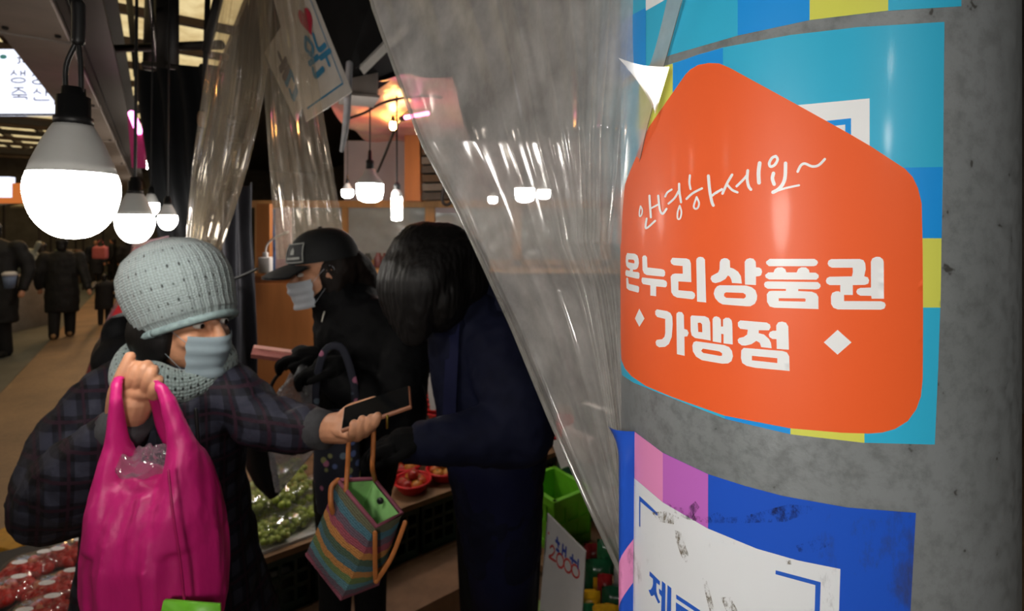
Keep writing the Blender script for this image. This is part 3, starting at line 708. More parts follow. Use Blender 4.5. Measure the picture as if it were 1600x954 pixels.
for s_ in ([(.3, .62), (.7, .62)], [(.5, .78), (.5, .5)], [(.3, .5), (.7, .52)]): mk('letter', onq(QL, strk([s_], .1)), grei, sg, smooth=False)
for s_ in ([(.3, .42), (.7, .44), (.7, .34)], [(.35, .3), (.35, .2), (.75, .22)]): mk('letter', onq(QL, strk([s_], .1)), blui, sg, smooth=False)
# lit shop signs over the far street
sl = emitter('sign_light_panel', 'e9edff', 1.6); si = M('sign_ink', '4a4d78', .6, emit=.25)
YS = 5.4
S1 = (0, 60, 6.817)
sb = thing('sign_box', 'glowing white shop sign with Korean lettering behind the grey beam', 'sign', P(20, 180, YS))
mk('panel', slab([P(-60, 178, YS), P(112, 178, YS), P(112, 77, YS), P(-60, 77, YS)], Vector((0, .1, 0))), sl, sb, smooth=False)
mk('frame', tube([P(-62, 179, YS-.005), P(113, 179, YS-.005)], .012, n=4, rnd=False, smooth=False), MAT['dark'], sb, smooth=False)
def ell(cx, cy, rx, ry): return [(cx+rx*math.cos(i*PI/8), cy+ry*math.sin(i*PI/8)) for i in range(17)]
TXT = [[(185, 205), (215, 208), (203, 230), (215, 250), (188, 266)], [(262, 215), (245, 252), (290, 255)], [(278, 232), (276, 275)],
       [(150, 338), (140, 365), (115, 388)], [(145, 362), (178, 388)], [(222, 345), (222, 398)], [(265, 340), (265, 398)], [(222, 370), (265, 370)], ell(195, 446, 75, 24),
       [(372, 358), (362, 382), (342, 402)], [(365, 382), (400, 406)], [(442, 360), (442, 410)], [(442, 385), (465, 385)], ell(415, 464, 70, 22),
       [(150, 525), (250, 525)], [(200, 530), (180, 556), (128, 580)], [(200, 545), (275, 580)], [(125, 600), (288, 600)], [(200, 600), (200, 622)], [(140, 626), (282, 626), (282, 648)],
       [(395, 535), (385, 562), (360, 582)], [(390, 560), (436, 586)], [(490, 540), (490, 612)], [(490, 575), (520, 575)], [(370, 628), (370, 656), (525, 656)]]
def onplane(polys, Y): rv, fs = tri2d(polys); return ([P(v.x, v.y, Y) for v in rv], fs)
for s_ in TXT: mk('letter_stroke', onplane(stroke(cr(S1, s_), 2.0, 2), YS-.006), si, sb, smooth=False)
mk('emblem', onplane([cr(S1, ell(35, 195, 40, 25)[:-1])], YS-.006), M('teal_ink', '56a8a8', .6, emit=.3), sb, smooth=False)
s2 = thing('sign_box', 'small white and orange lit sign low over the far stalls', 'sign', P(10, 316, 8))
mk('panel', slab([P(-40, 308, 8), P(14, 308, 8), P(14, 276, 8), P(-40, 276, 8)], Vector((0, .1, 0))), sl, s2, smooth=False)
mk('lower_panel', slab([P(-40, 317, 8.05), P(40, 317, 8.05), P(40, 286, 8.05), P(-40, 286, 8.05)], Vector((0, .1, 0))), emitter('orange_sign', 'd9783a', .8), s2, smooth=False)
s3 = thing('sign_box', 'bluish white lit sign far down the street under the lamps', 'sign', P(188, 285, 14))
mk('panel', slab([P(172, 283, 14), P(206, 283, 14), P(196, 252, 14), P(164, 252, 14)], Vector((0, .1, 0))), sl, s3, smooth=False)
mk('frame', tube([P(171, 285, 13.98), P(207, 285, 13.98)], .04, n=4, rnd=False, smooth=False), MAT['dark'], s3, smooth=False)
pk = thing('pink_banner', 'magenta lit banner strip beside the black tarpaulin', 'banner', P(210, 265, 4.6))
mk('cloth', slab([P(206, 262, 4.6), P(226, 262, 4.4), P(222, 205, 4.4), P(199, 180, 4.6)], Vector((0, .03, 0))), M('magenta_cloth', 'c02a70', .6, emit=.15), pk, smooth=False)
mk('lit_tube', tube([P(206, 178, 4.5), P(217, 205, 4.4)], .03, n=8), emitter('pink_neon', 'ff8ad0', 5), pk)

# ------------------------------------------------------------------ plastic and cloth curtains
def itp(tab, x):
    if x <= tab[0][0]: return tab[0][1]
    for (a, b), (c, d) in zip(tab, tab[1:]):
        if x <= c: return b+(d-b)*(x-a)/(c-a)
    return tab[-1][1]
def ridge(x): return (1-abs(math.sin(PI*x)))**2.5
Lx = [(-60, 570), (0, 579), (60, 600), (220, 658), (330, 716), (510, 800), (660, 862), (810, 930), (900, 972)]
Rx = [(-60, 1083), (0, 1066), (200, 1011), (380, 971), (450, 982), (900, 984)]
Rd = [(-60, .385), (0, .395), (200, .435), (380, .51), (450, .575), (900, .66)]
Ld = [(-60, 1.0), (300, .92), (660, .78), (900, .68)]
CREASE = [(.05, .07, .1, .012, .03), (.2, .26, .5, .014, .05), (.43, .62, .8, .034, .035), (.3, .42, .7, .012, .04), (.53, .7, .86, .022, .03), (.62, .76, .9, .028, .025), (.69, .82, .93, .018, .02), (.76, .86, .95, .022, .02), (.84, .92, .97, .012, .02)]
def drape(u, v):
    py = -60+955*v
    l, r = itp(Lx, py), itp(Rx, py)
    wob = .02*math.sin(v*7+u*9)+.012*math.sin(v*17+3*u)
    px = l+(r-l)*u
    dl, dr = itp(Ld, py), itp(Rd, py)
    # hold the sheet close to the column side, then swing away
    e = u**.9
    d = dl+(dr-dl)*e
    # few long creases running down toward the column, plus soft undulation
    f = .018*noise.noise(Vector((u*2.6-v*1.2, v*1.6, 4)))+.003*noise.noise(Vector((u*6-v*3, v*3, 9)))
    for s0, s1, s2, amp, wd in CREASE:
        sc = s0*(1-v)*(1-v)+2*s1*v*(1-v)+s2*v*v+.012*math.sin(v*8+s0*20); q = (u-sc)/wd
        f += amp*(math.exp(-q*q) if q < 0 else math.exp(-abs(q)*.9))
    env = math.sin(min(1, (1-u)*6)*PI/2)
    curl = .03*max(0, 1-u/.05)**2
    return P(px, py, d-f*env-curl)
cur = thing('plastic_curtain', 'large clear vinyl curtain gathered and pulled back to the column', 'curtain', P(900, 880, .65))
def drape_full(u, v):                                        # the sheet hangs from a rail above, then is pulled aside
    if v > .14: return drape(u, (v-.14)/.86)
    p = drape(u, 0); t_ = 1-v/.14; return Vector((p.x, p.y+.012*math.sin(u*40)*t_, p.z+(2.62-p.z)*t_))
mk('sheet', grid(drape_full, 220, 230), MAT['vinyl'], cur)
rail = [drape_full(i/12, 0) for i in range(13)]; d0 = (rail[0]-rail[-1]).normalized()
ra = mk('curtain_rail', tube([rail[-1]-d0*.25+Vector((0, 0, .015)), rail[0]+d0*.4+Vector((0, 0, .015))], .012, n=10, smooth=False), MAT['dark']); tag(ra, 'steel rail above from which the large clear curtain hangs', 'rail')
nf = Vector((-.33, -.92, -.19)).normalized(); cam0 = Vector((0, 0, CAMZ)); p0 = P(1040, 112, .402)
def onfold(px, py): d_ = P(px, py, 1)-cam0; return cam0+d_*(nf.dot(p0-cam0)/nf.dot(d_))
def fold(u, v):
    lx = 966+58*v+6*math.sin(v*PI); rx = 1046-22*v; ty = (90+14*u)*(1-v)+178*v-5*math.sin(u*PI)*(1-v)*-1; return onfold(lx+(rx-lx)*u, ty)+nf*(-.0002*math.sin(u*PI))
mk('glare_fold', grid(fold, 12, 12), MAT['vinyl'], cur)  # facet added to the sheet, tilted to mirror the near bulb as glare
edge = [drape(1.0, v/40) for v in range(0, 19)]
mk('hem', tube(edge, .0004, n=5, k=2), vinyl('vinyl_edge', tint=(.45, .42, .35), milk=.2, gloss=.05), cur)
edge = [drape(0.0, v/40) for v in range(41)]
mk('hem', tube(edge, .0035, n=6, k=2), vinyl('vinyl_fold', tint=(.7, .7, .68), milk=.35, gloss=.08), cur)
# yellowed plastic strips on the stall post
def strip(topl, topr, botl, botr, Yt, Yb, nf, amp, seed, bulge=0):
    def fn(u, v):
        px = (topl[0]*(1-u)+topr[0]*u)*(1-v)+(botl[0]*(1-u)+botr[0]*u)*v
        py = (topl[1]*(1-u)+topr[1]*u)*(1-v)+(botl[1]*(1-u)+botr[1]*u)*v
        px += bulge*math.sin(v*PI)*(u-.3)
        s = u+.03*math.sin(v*6+seed)+.05*noise.noise(Vector((u*2, v*2, seed)))
        d = Yt+(Yb-Yt)*v-amp*1.5*(1-abs(noise.noise(Vector((s*nf*1.1, v*.9, seed))))*2.4)-amp*.55*(1-abs(noise.noise(Vector((s*nf*2.7, v*1.7, seed+5))))*2.2)-.3*amp*noise.noise(Vector((u*5, v*6, seed+3)))
        return P(px, py, d)
    return grid(fn, 110, 90)
ps = thing('plastic_curtain', 'yellowed clear plastic strip bunched up at the stall post, narrow end free', 'curtain', P(330, 390, 1.7))
mk('sheet', strip((352, -40), (428, -40), (288, 398), (344, 396), 1.72, 1.68, 4.3, .035, 2, 30), MAT['vinyl_old'], ps)
ps2 = thing('plastic_curtain', 'yellowed clear plastic sheet hanging in folds over the black cap', 'curtain', P(470, 400, 1.75))
mk('sheet', strip((398, -40), (468, -40), (432, 405), (543, 398), 1.78, 1.93, 4.2, .04, 5, 0), MAT['vinyl_old'], ps2)
for a_, b_, lab in ((P(340, -42, 1.74), P(476, -42, 1.8), 'short rail above carrying the yellowed plastic strips'),):
    o = mk('curtain_rail', tube([a_, b_], .012, n=8, smooth=False), MAT['dark']); tag(o, lab, 'rail')
for q_ in (QR[2], QR[3]): mk('string', tube([q_, q_+Vector((0, .02, .5))], .002, n=5, smooth=False), MAT['black'], sg)
# tarps
def cloth(q, nf, amp, seed, nu=60, nv=50):
    def fn(u, v):
        p = bil(q, u, v); f = amp*math.sin(u*nf*2*PI+1.5*math.sin(v*3+seed))+amp*.8*noise.noise(Vector((u*4, v*3, seed)))
        return p+Vector((.15*f, -f, 0))
    g = grid(fn, nu, nv); V = g[0]; n = len(V)
    return g
o = mk('black_tarpaulin', cloth([P(268, 470, 2.5), P(400, 470, 2.4), P(338, 100, 2.5), P(207, 112, 2.6)], 4, .025, 1), MAT['tarp']); tag(o, 'black tarpaulin hanging in folds from the steel rail', 'tarpaulin')
o = mk('grey_tarpaulin', cloth([P(335, 640, 2.0), P(402, 640, 2.0), P(398, 285, 2.05), P(352, 300, 2.05)], 2.2, .03, 4), MAT['greycloth']); tag(o, 'dark grey cloth tied to the stall post with a black cord', 'cloth')
o = mk('cord', tube([P(345, 436, 1.93), P(370, 434, 1.93), P(401, 420, 1.93)], .006, n=6), MAT['black']); tag(o, 'black cord tied round the dark grey cloth', 'cord')

# ------------------------------------------------------------------ the stall: back wall, roof sheet, shelves
MAT['lilac'] = M('pale_lilac_board', 'a59a9c', .7, var=.08, vs=3)
MAT['pane'] = M('grey_film_window', '9a9f9b', .25, var=.15, vs=4, bump=.2, bs=9, bd=.01)
def stallroof():
    x = N('pink_stall_roof_sheet'); n = x.noise(1.6, 4, stretch=(1, 1, 1))
    x.l(x.ramp(n, [(.3, lin('c8505c')), (.45, lin('e0908e')), (.6, lin('ecc4a8'))]), x.b.inputs['Base Color']); x.b.inputs['Roughness'].default_value = .35
    x.bump(x.noise(6, 3), .5, .02); return x.m
MAT['stallroof'] = stallroof()
# stall axes: u along CA (into the picture to the right), back wall at depth about 4.3 m
BW = 4.35
def SP(px, py): return P(px, py, BW)
bw = thing('stall_back_wall', 'timber framed back wall of the stall with plastic film windows', 'wall', (P(640, 405, BW).x, BW, 0))
mk('upper_board', box(((P(535, 0, BW).x+P(1080, 0, BW).x)/2, BW+.06, 2.13), (P(1080, 0, BW).x-P(535, 0, BW).x, .03, .62)), MAT['lilac'], bw, smooth=False)
mk('lower_board', box(((P(395, 0, BW).x+P(1080, 0, BW).x)/2, BW+.06, .7), (P(1080, 0, BW).x-P(395, 0, BW).x, .03, 1.4)), MAT['wallgrey'], bw, smooth=False)
rl = mk('rail', slab([SP(390, 324), SP(1080, 324), SP(1080, 313), SP(390, 313)], Vector((0, .06, 0))), MAT['timber'], bw, smooth=False)
mk('rail', slab([SP(535, 414), SP(1080, 414), SP(1080, 406), SP(535, 406)], Vector((0, .06, 0))), MAT['timber'], bw, smooth=False)
for x0, x1 in ((398, 421), (534, 542), (664, 679), (800, 815), (940, 955)):
    mk('stud', slab([SP(x0, 430), SP(x1, 430), SP(x1, 323), SP(x0, 323)], Vector((0, .05, 0))), MAT['timber'], bw, smooth=False)
for x0, x1 in ((421, 534), (542, 664), (679, 800), (815, 940), (955, 1080)):
    def film(u, v, x0=x0, x1=x1): return P(x0+(x1-x0)*u, 407-84*v, BW+.045+.02*noise.noise(Vector((u*4+x0, v*4, 0))))
    mk('film_window', grid(film, 24, 18), MAT['pane'], bw)
o = mk('timber_post', slab([P(632, 314, 4.1), P(657, 314, 4.1), P(655, 203, 4.1), P(632, 205, 4.1)], Vector((0, .12, 0))), MAT['ply'], smooth=False); tag(o, 'orange-brown timber post standing on the rail of the stall back wall', 'post')
# shelf goods beside the post: stack of flat dark cartons
for k in range(7):
    zt = 312-14*k
    o = mk('flat_carton', slab([P(659+random.uniform(-1, 2), zt, 4.14), P(704+random.uniform(-4, 4), zt-1, 4.14), P(703, zt-12, 4.14), P(659, zt-11, 4.14)], Vector((0, .2, 0))), [M('carton_dark', '4a463f', .7), M('carton_grey', '6d6a62', .7), M('carton_brown', '54432f', .7)][k % 3], smooth=False)
    tag(o, ['lowest flat carton in the stack beside the timber post', 'flat dark carton in the stack beside the timber post', 'topmost flat carton in the stack beside the timber post'][0 if k == 0 else 2 if k == 6 else 1], 'carton', 'flat cartons stacked beside the post')
o = mk('strap_loop', tube([P(695, 284, 4.0), P(691, 312, 4.0), P(698, 320, 4.0), P(706, 312, 4.0), P(706, 290, 4.0)], .012, n=6), MAT['black']); tag(o, 'black strap looped over the rail of the stall', 'strap')
# pink roof sheet of the stall
def rs(u, v):
    Y = 2.5+1.95*v; x = -1.12+.8*u
    return Vector((x*(Y/3.2)**.35, Y, 2.42+.04*noise.noise(Vector((u*5, v*5, 2)))+.02*math.sin(v*9)))
sr = mk('stall_roof_sheet', grid(rs, 40, 40), MAT['stallroof']); tag(sr, 'pink and peach plastic sheet lining the stall roof', 'roof sheet')
o = mk('stall_canopy', grid(lambda u, v: Vector((-.32+2.8*u, 1.3+3.1*v, 2.62+.05*noise.noise(Vector((u*5, v*5, 7))))), 30, 30), M('grey_canopy_sheet', '55504e', .6, var=.15, vs=3)); tag(o, 'grey canopy sheet over the stall behind the clear curtain', 'canopy')
o = mk('power_cable', tube([P(541, 186, 3.0), P(570, 176, 2.95), P(600, 160, 2.9), P(650, 150, 2.85), P(690, 152, 2.8)], .008, n=6), MAT['black']); tag(o, 'black cable sagging across under the pink roof sheet', 'cable')
o = mk('power_cable', tube([P(590, 268, 3.9), P(604, 235, 3.7), P(618, 200, 3.4), P(634, 178, 3.2), P(650, 168, 3.1)], .01, n=6), MAT['black']); tag(o, 'black cable curving down from the pink roof sheet to the back wall', 'cable')
t = thing('string_lamp', 'tiny warm lamp glowing against the pink roof sheet', 'lamp', P(614, 197, 3.3))
mk('lens', ellipsoid(P(614, 196, 3.3), (.022, .022, .03), n=12, m=8), emitter('warm_glow', 'ffb765', 210), t)
mk('cap', lathe([(.016, .02), (.012, .05), (.005, .06)], P(614, 196, 3.3), 10), MAT['black'], t)
t = thing('neon_tube', 'pink neon tube under the pink stall roof', 'lamp', P(650, 182, 3.0))
mk('lit_tube', tube([P(630, 184, 3.1), P(668, 177, 2.9)], .012, n=8), emitter('pink_neon_stall', 'ff7ab0', 14), t)
mk('holder', tube([P(627, 185, 3.12), P(632, 184, 3.09)], .018, n=8, smooth=False), MAT['black'], t)
# orange plywood cabinet, adapter and poster
cb = thing('plywood_cabinet', 'orange plywood cabinet standing behind the shopper in the cap', 'cabinet', P(440, 640, 3.1))
mk('body', box((P(440, 0, 3.1).x, 3.3, .7), (.5, .4, 1.4)), MAT['ply'], cb, smooth=False)
mk('door', box((P(440, 0, 3.1).x, 3.092, .71), (.46, .016, 1.28)), MAT['ply'], cb, smooth=False)
mk('top_board', box((P(440, 0, 3.1).x, 3.29, 1.41), (.54, .44, .02)), MAT['timber'], cb, smooth=False)
o = mk('post_board', slab([P(401, 432, 2.85), P(421, 432, 2.85), P(421, 318, 2.85), P(401, 318, 2.85)], Vector((0, .04, 0))), MAT['ply'], smooth=False); tag(o, 'orange plywood upright rising from the cabinet top', 'board')
ch = thing('power_adapter', 'white square power adapter with a white cable by the cabinet', 'adapter', P(415, 428, 2.8))
mk('case', box(P(415, 414, 2.8), (.066, .04, .09), bev=.006), M('white_plastic', 'd9d4d0', .4, var=.03), ch)
mk('plug', box(P(415, 398, 2.8), (.024, .024, .03), bev=.004), bpy.data.materials['white_plastic'], ch)
mk('cable', tube([P(415, 395, 2.8), P(417, 383, 2.8), P(428, 372, 2.8), P(450, 362, 2.8)], .006, n=6), bpy.data.materials['white_plastic'], ch)
po = thing('poster', 'pale pink notice with a blue strip leaning on the cabinet top', 'poster', P(440, 425, 2.95))
mk('sheet', slab([P(421, 425, 2.95), P(455, 425, 2.95), P(455, 325, 2.98), P(421, 325, 2.98)], Vector((0, .01, 0))), M('pink_paper', 'b79c98', .6), po, smooth=False)
mk('blue_strip', slab([P(420, 425, 2.945), P(430, 425, 2.945), P(430, 327, 2.975), P(420, 327, 2.975)], Vector((0, .003, 0))), M('blue_paper', '4f6fa0', .6, var=.4, vs=20), po, smooth=False)
for k, (px, py) in enumerate(((737, 398), (744, 384), (731, 410), (580, 424), (572, 418))):
    o = mk('paper_flower', fuse([ellipsoid(P(px+dx, py+dy, 4.2), (.035, .03, .03), n=8, m=6) for dx, dy in ((0, 0), (5, 4), (-5, 3), (2, -6), (-3, 8))], .012, 1), M('pink_petal', 'b54a72', .6))
    tag(o, 'pink ornament on the back shelf next to the clear curtain' if k < 3 else 'pink ornament on the back shelf beside the jars', 'ornament', 'pink ornaments on the back shelf')
bs = mk('back_shelf', box((P(800, 0, 4.1).x, 4.1, 1.36), (3.0, .4, .03)), MAT['timber'], smooth=False); tag(bs, 'timber shelf along the stall back wall', 'shelf')
for k in range(9):
    px = 548+k*14
    o = mk('goods_jar', lathe([(.03, 0), (.034, .01), (.034, .08), (.02, .1), (.02, .115)], Vector((P(px, 0, 4.08).x, 4.05+.05*(k % 2), 1.376)), 10), M('jar_%d' % k, ['6b3a30', '8a6a3a', '3a3f3a', '7a4a4a'][k % 4], .4)); tag(o, 'small jar on the back shelf of the stall', 'jar', 'jars on the back shelf')

# ------------------------------------------------------------------ low fruit table on crates
TZ = .40
E0, E1 = G(425, 868, TZ), G(885, 700, TZ)
ed = (E1-E0).normalized(); en = Vector((-ed.y, ed.x, 0)); TA = math.atan2(ed.y, ed.x)
def T(s, d, z=0): return E0+ed*s+en*d+Vector((0, 0, z))      # along the front edge, back from it, above the top
LEN = 2.5
tb = thing('fruit_table', 'low board table with grapes and tomatoes resting on plastic crates', 'table', T(.6, .5, -.03))
for k in range(3):
    mk('top_board', box(T(LEN/2-.4, .15+.3*k, -.0125), (LEN, .297, .025), TA), MAT['board'], tb, smooth=False)
pf = thing('platform', 'brown wooden platform under the crates of the fruit table', 'platform', T(.6, .6, -TZ))
for k in range(4):
    mk('plank', box(T(.75, -.12+.3*k, -TZ+.06), (1.66, .295, .12), TA), M('platform_plank_%d' % k, ['7a5a40', '6e5038', '84634a'][k % 3], .7, var=.25, vs=6), pf, smooth=False)
MAT['crate'] = M('dark_green_plastic', '1e3a33', .45, var=.1); MAT['lime'] = M('lime_green_plastic', '6fbf2c', .4, var=.08)
def crate(c, size, rz, mat, label, group=None, wall=.012, rows=3, solid=.34):
    L, D, H = size; c = Vector(c); R = Matrix.Rotation(rz, 3, 'Z')
    t = thing('plastic_crate', label, 'crate', c, group)
    mk('bottom', box(c+Vector((0, 0, .008)), (L, D, .016), rz), mat, t, smooth=False)
    for s in (-1, 1):
        for ax in (0, 1):
            ln = L if ax == 0 else D
            off = Vector((0, s*(D/2-wall/2), 0)) if ax == 0 else Vector((s*(L/2-wall/2), 0, 0))
            parts = []
            def pc(x0, x1, z0, z1, th=wall):
                m = Vector(((x0+x1)/2, 0, 0)) if ax == 0 else Vector((0, (x0+x1)/2, 0))
                sz = (x1-x0, th, z1-z0) if ax == 0 else (th, x1-x0, z1-z0)
                parts.append(box(c+R @ (off+m)+Vector((0, 0, (z0+z1)/2)), sz, rz))
            pc(-ln/2, ln/2, H*.84, H, wall*1.7); pc(-ln/2, ln/2, 0, H*.16)
            for r in range(1, rows): pc(-ln/2, ln/2, H*(.16+.68*r/rows)-.008, H*(.16+.68*r/rows)+.008)
            n = max(3, int(ln/.06))
            for i in range(n+1):
                x = -ln/2+ln*i/n; w_ = .02 if i in (0, n) else .012
                pc(max(x-w_/2, -ln/2), min(x+w_/2, ln/2), H*.1, H*.9)
            mk('side_wall', join(parts), mat, t, smooth=False)
    return t
for k in range(4):
    crate(T(-.08+.5*k, .22, -TZ+.12), (.48, .36, .25), TA, MAT['crate'], 'dark green slotted crate '+['under the packed green grapes', 'between the one under the grapes and the one under the tomatoes', 'under the red tomato baskets', 'carrying the table corner behind the navy apron'][k], 'crates under the fruit table')
# white tray paper and packed grapes
o = mk('tray_sheet', box(T(.03, .28, .006), (.62, .5, .012), TA), M('white_foam', 'd5d5d2', .6, var=.05), smooth=False); tag(o, 'white foam sheet under the packed green grapes', 'sheet')
MAT['grape'] = M('green_grape', '9fb04a', .3, var=.2, vs=14, spec=.6)
def ico(c, r):
    bm = bmesh.new(); bmesh.ops.create_icosphere(bm, subdivisions=1, radius=r); bm.verts.index_update()
    V = [v.co+Vector(c) for v in bm.verts]; Fc = [[v.index for v in f.verts] for f in bm.faces]; bm.free(); return (V, Fc)
def grape_pack(s, d, z, rz):
    c = T(s, d, z); t = thing('grape_pack', 'bunch of green grapes in clear wrap '+('stacked on top of the others' if z > .05 else 'along the front rim of the foam sheet' if d < .2 else 'in the middle of the foam sheet' if d < .4 else 'at the back of the foam sheet'), 'grapes', c, 'wrapped green grapes on the fruit table')
    parts = []; R = Matrix.Rotation(rz, 3, 'Z')
    for k in range(95):
        u = random.uniform(-1, 1); wd = .075*(1-.35*max(0, u)); a = random.uniform(0, PI)
        p = Vector((u*.105, math.cos(a)*wd*random.uniform(.6, 1), .018+math.sin(a)*.045*random.uniform(.5, 1)))
        parts.append(ico(c+R @ p, random.uniform(.0135, .0175)))
    mk('berries', join(parts), MAT['grape'], t)
    def wr(u, v):
        a = -PI*.05+PI*1.1*v; x = (u-.5)*.26; k = (1-(abs(u-.5)*2)**4)*.9+.12
        p = Vector((x, math.cos(a)*.098*k, max(.003, math.sin(a)*.083*k)+.006*noise.noise(Vector((u*9+s*7, v*9, d)))))
        return c+R @ p
    mk('wrap', grid(wr, 26, 16), MAT['wrap'], t)
for s, d, z, r in [(-.16, .11, .012, .5), (.06, .12, .012, .2), (.26, .14, .012, .7), (-.2, .3, .012, .1), (.02, .32, .012, .4), (.24, .34, .012, .3), (-.15, .5, .012, .5), (.1, .5, .012, .1), (-.06, .22, .09, .4), (.12, .24, .09, .6), (-.12, .42, .09, .2), (.14, .43, .09, .3)]:
    grape_pack(s, d, z, TA+r)
# red baskets of tomatoes
MAT['redp'] = M('red_plastic', 'd2232a', .35, var=.06)
def tomato_mat():
    x = N('ripening_tomato'); ob = x.n('ObjectInfo'); n = x.noise(9, 2)
    ad = x.n('Math', operation='ADD'); x.l(n, ad.inputs[0]); x.l(ob.outputs['Random'], ad.inputs[1])
    x.l(x.ramp(ad.outputs[0], [(.45, lin('b8802e')), (.85, lin('b8482a')), (1.0, lin('a32a20'))]), x.b.inputs['Base Color']); x.b.inputs['Roughness'].default_value = .3; return x.m
MAT['tomato'] = tomato_mat()
def basket(c, R, label):
    c = Vector(c); t = thing('basket', label, 'basket', c)
    H = R*.62
    mk('bowl', lathe([(.02, .002), (R*.62, .0), (R*.72, .01), (R*.86, H*.5), (R*.97, H*.95), (R*1.04, H), (R*1.05, H*.94), (R*.99, H*.86), (R*.82, H*.35), (R*.66, .014), (.02, .012)], c, 32, cap=False), MAT['redp'], t)
    rim = mk('rim', tube([c+Vector((R*1.03*math.cos(i*PI/16), R*1.03*math.sin(i*PI/16), H)) for i in range(33)], .006, n=8, k=1, rnd=False), MAT['redp'], t)
    return t
tom0 = None
def tomato(c, r, label):
    global tom0
    if tom0 is None:
        prof = [(.02*r, -.8*r), (.5*r, -.78*r), (.86*r, -.5*r), (1*r, 0), (.88*r, .48*r), (.55*r, .76*r), (.22*r, .8*r), (.04*r, .7*r)]
        tom0 = mk('tomato', lathe(prof, (0, 0, 0), 16), MAT['tomato']); o = tom0; o['r0'] = r
        cx = mk('calyx', lathe([(.22*r, .78*r), (.12*r, .84*r), (.02*r, .8*r)], (0, 0, 0), 7), M('green_calyx', '5a7a34', .6), o)
    else: o = copy_tree(tom0)
    k = r/tom0['r0']; o.scale = (k, k, k); o.location = Vector(c)-Vector((0, 0, .8*r)); o.rotation_euler = (random.uniform(-.4, .4), random.uniform(-.4, .4), random.uniform(0, 6))
    return tag(o, label, 'tomato', 'tomatoes in the red baskets')
BK = [(.665, .115, 'red basket of tomatoes at the front edge beside the black coat'), (.85, .125, 'red basket of tomatoes at the front edge beside the navy apron'), (.72, .3, 'red basket of tomatoes in the second row beside the black coat'), (.93, .31, 'red basket of tomatoes in the second row, tipped toward the apron')]
for s, d, lab in BK:
    c = T(s, d, .001); basket(c, .086, lab)
    for k in range(7):
        a = k*2*PI/6; rr = .045 if k < 6 else 0
        tomato(c+Vector((rr*math.cos(a), rr*math.sin(a), .042 if k < 6 else .078)), random.uniform(.026, .031), ('topmost tomato in the ' if k == 6 else 'ripening tomato in the ')+lab.split(', tipped')[0])
# further goods on the table behind the vendor: pile of red baskets, price card, carton
for k in range(8):
    c = P(690, 655-7*k, 2.95); basket(c, .09, 'empty red basket in the nested pile behind the vendor' if k < 7 else 'topmost empty red basket of the nested pile behind the vendor')['group'] = 'nested red baskets behind the vendor'
card = M('white_card', 'd8d4d2', .6, var=.03); inkb = M('blue_marker', '3b4fae', .6); inkr = M('red_marker', 'd04a48', .6)
def price_card(q, label, thick, txt):
    t = thing('price_card', label, 'price card', (q[0]+q[1])/2)
    mk('card', bslab(q, thick), card, t, smooth=False)
    for L_, wd, m in txt:
        for s_ in L_: mk('pen_stroke', onq(q, strk([s_], wd), -.0012), m, t, smooth=False)
    return t
price_card([P(672, 640, 2.8), P(694, 640, 2.8), P(694, 582, 2.85), P(664, 572, 2.85)], 'small white price card beside the nested red baskets', Vector((0, .008, 0)), [([[(.35, .8), (.6, .76)], [(.35, .7), (.7, .66)]], .04, inkb), ([[(.3, .55), (.9, .45)]], .05, inkr)])
gc = thing('fruit_carton', 'dark green printed carton with a white lid behind the vendor', 'carton', P(675, 640, 3.2))
mk('body', box(P(678, 600, 3.2), (.2, .16, .34), .1), M('dark_green_print', '14261f', .5, var=.4, vs=20), gc, smooth=False)
mk('lid', box(P(678, 545, 3.2), (.21, .17, .05), .1), card, gc, smooth=False)
# shelf under the gc things: crates behind the table so that they rest on something
crate(G(690, 690, .38)+Vector((0, .12, -.2)), (.5, .4, .2), TA, MAT['crate'], 'dark green crate behind the vendor under the pile of red baskets')
# right end of the table, seen past the vendor
for k, (px, py) in enumerate(((858, 690), (876, 672))):
    c = G(px, py, TZ); c.z = TZ+.002; basket(c, .1, ['red basket of chillies at the far table corner, near row', 'red basket of chillies at the far table corner, back row'][k])
    parts = []
    for i in range(26):
        a = random.uniform(0, 6.28); r = random.uniform(0, .075); p = c+Vector((r*math.cos(a), r*math.sin(a), .05+.03*random.random())); dv = Vector((random.uniform(-.03, .03), random.uniform(-.03, .03), .008))
        parts.append(tube([p-dv, p, p+dv], [.004, .008, .003], n=6, k=2))
    o = mk('chillies', join(parts), M('red_chilli_%d' % k, 'b3241c', .35)); o['kind'] = 'stuff'; tag(o, ['heap of red chillies in the near corner basket', 'heap of red chillies in the back corner basket'][k], 'chillies')
for k, (px, py, w_, h_, col) in enumerate([(918, 690, .17, .12, 'b6a6a4'), (955, 700, .15, .13, 'c0b4b0'), (935, 655, .16, .12, '3b4542'), (915, 770, .16, .12, 'b9aeac'), (948, 778, .2, .11, 'a79c9c')]):
    c = P(px, py, 2.6+.1*(k % 2)); t = thing('produce_box', ['pale box behind the curtain at the table corner', 'pale pinkish box beside the column behind the curtain', 'dark box topmost behind the curtain', 'pale box low behind the curtain', 'broad pale box lowest behind the curtain'][k], 'box', c-Vector((0, 0, h_/2)))
    mk('carton', box(c, (w_, .2, h_), TA, bev=.004), M('box_%d' % k, col, .6), t); mk('tape', box(c+Vector((0, 0, h_/2+.001)), (.04, .202, .003), TA), card, t, smooth=False)
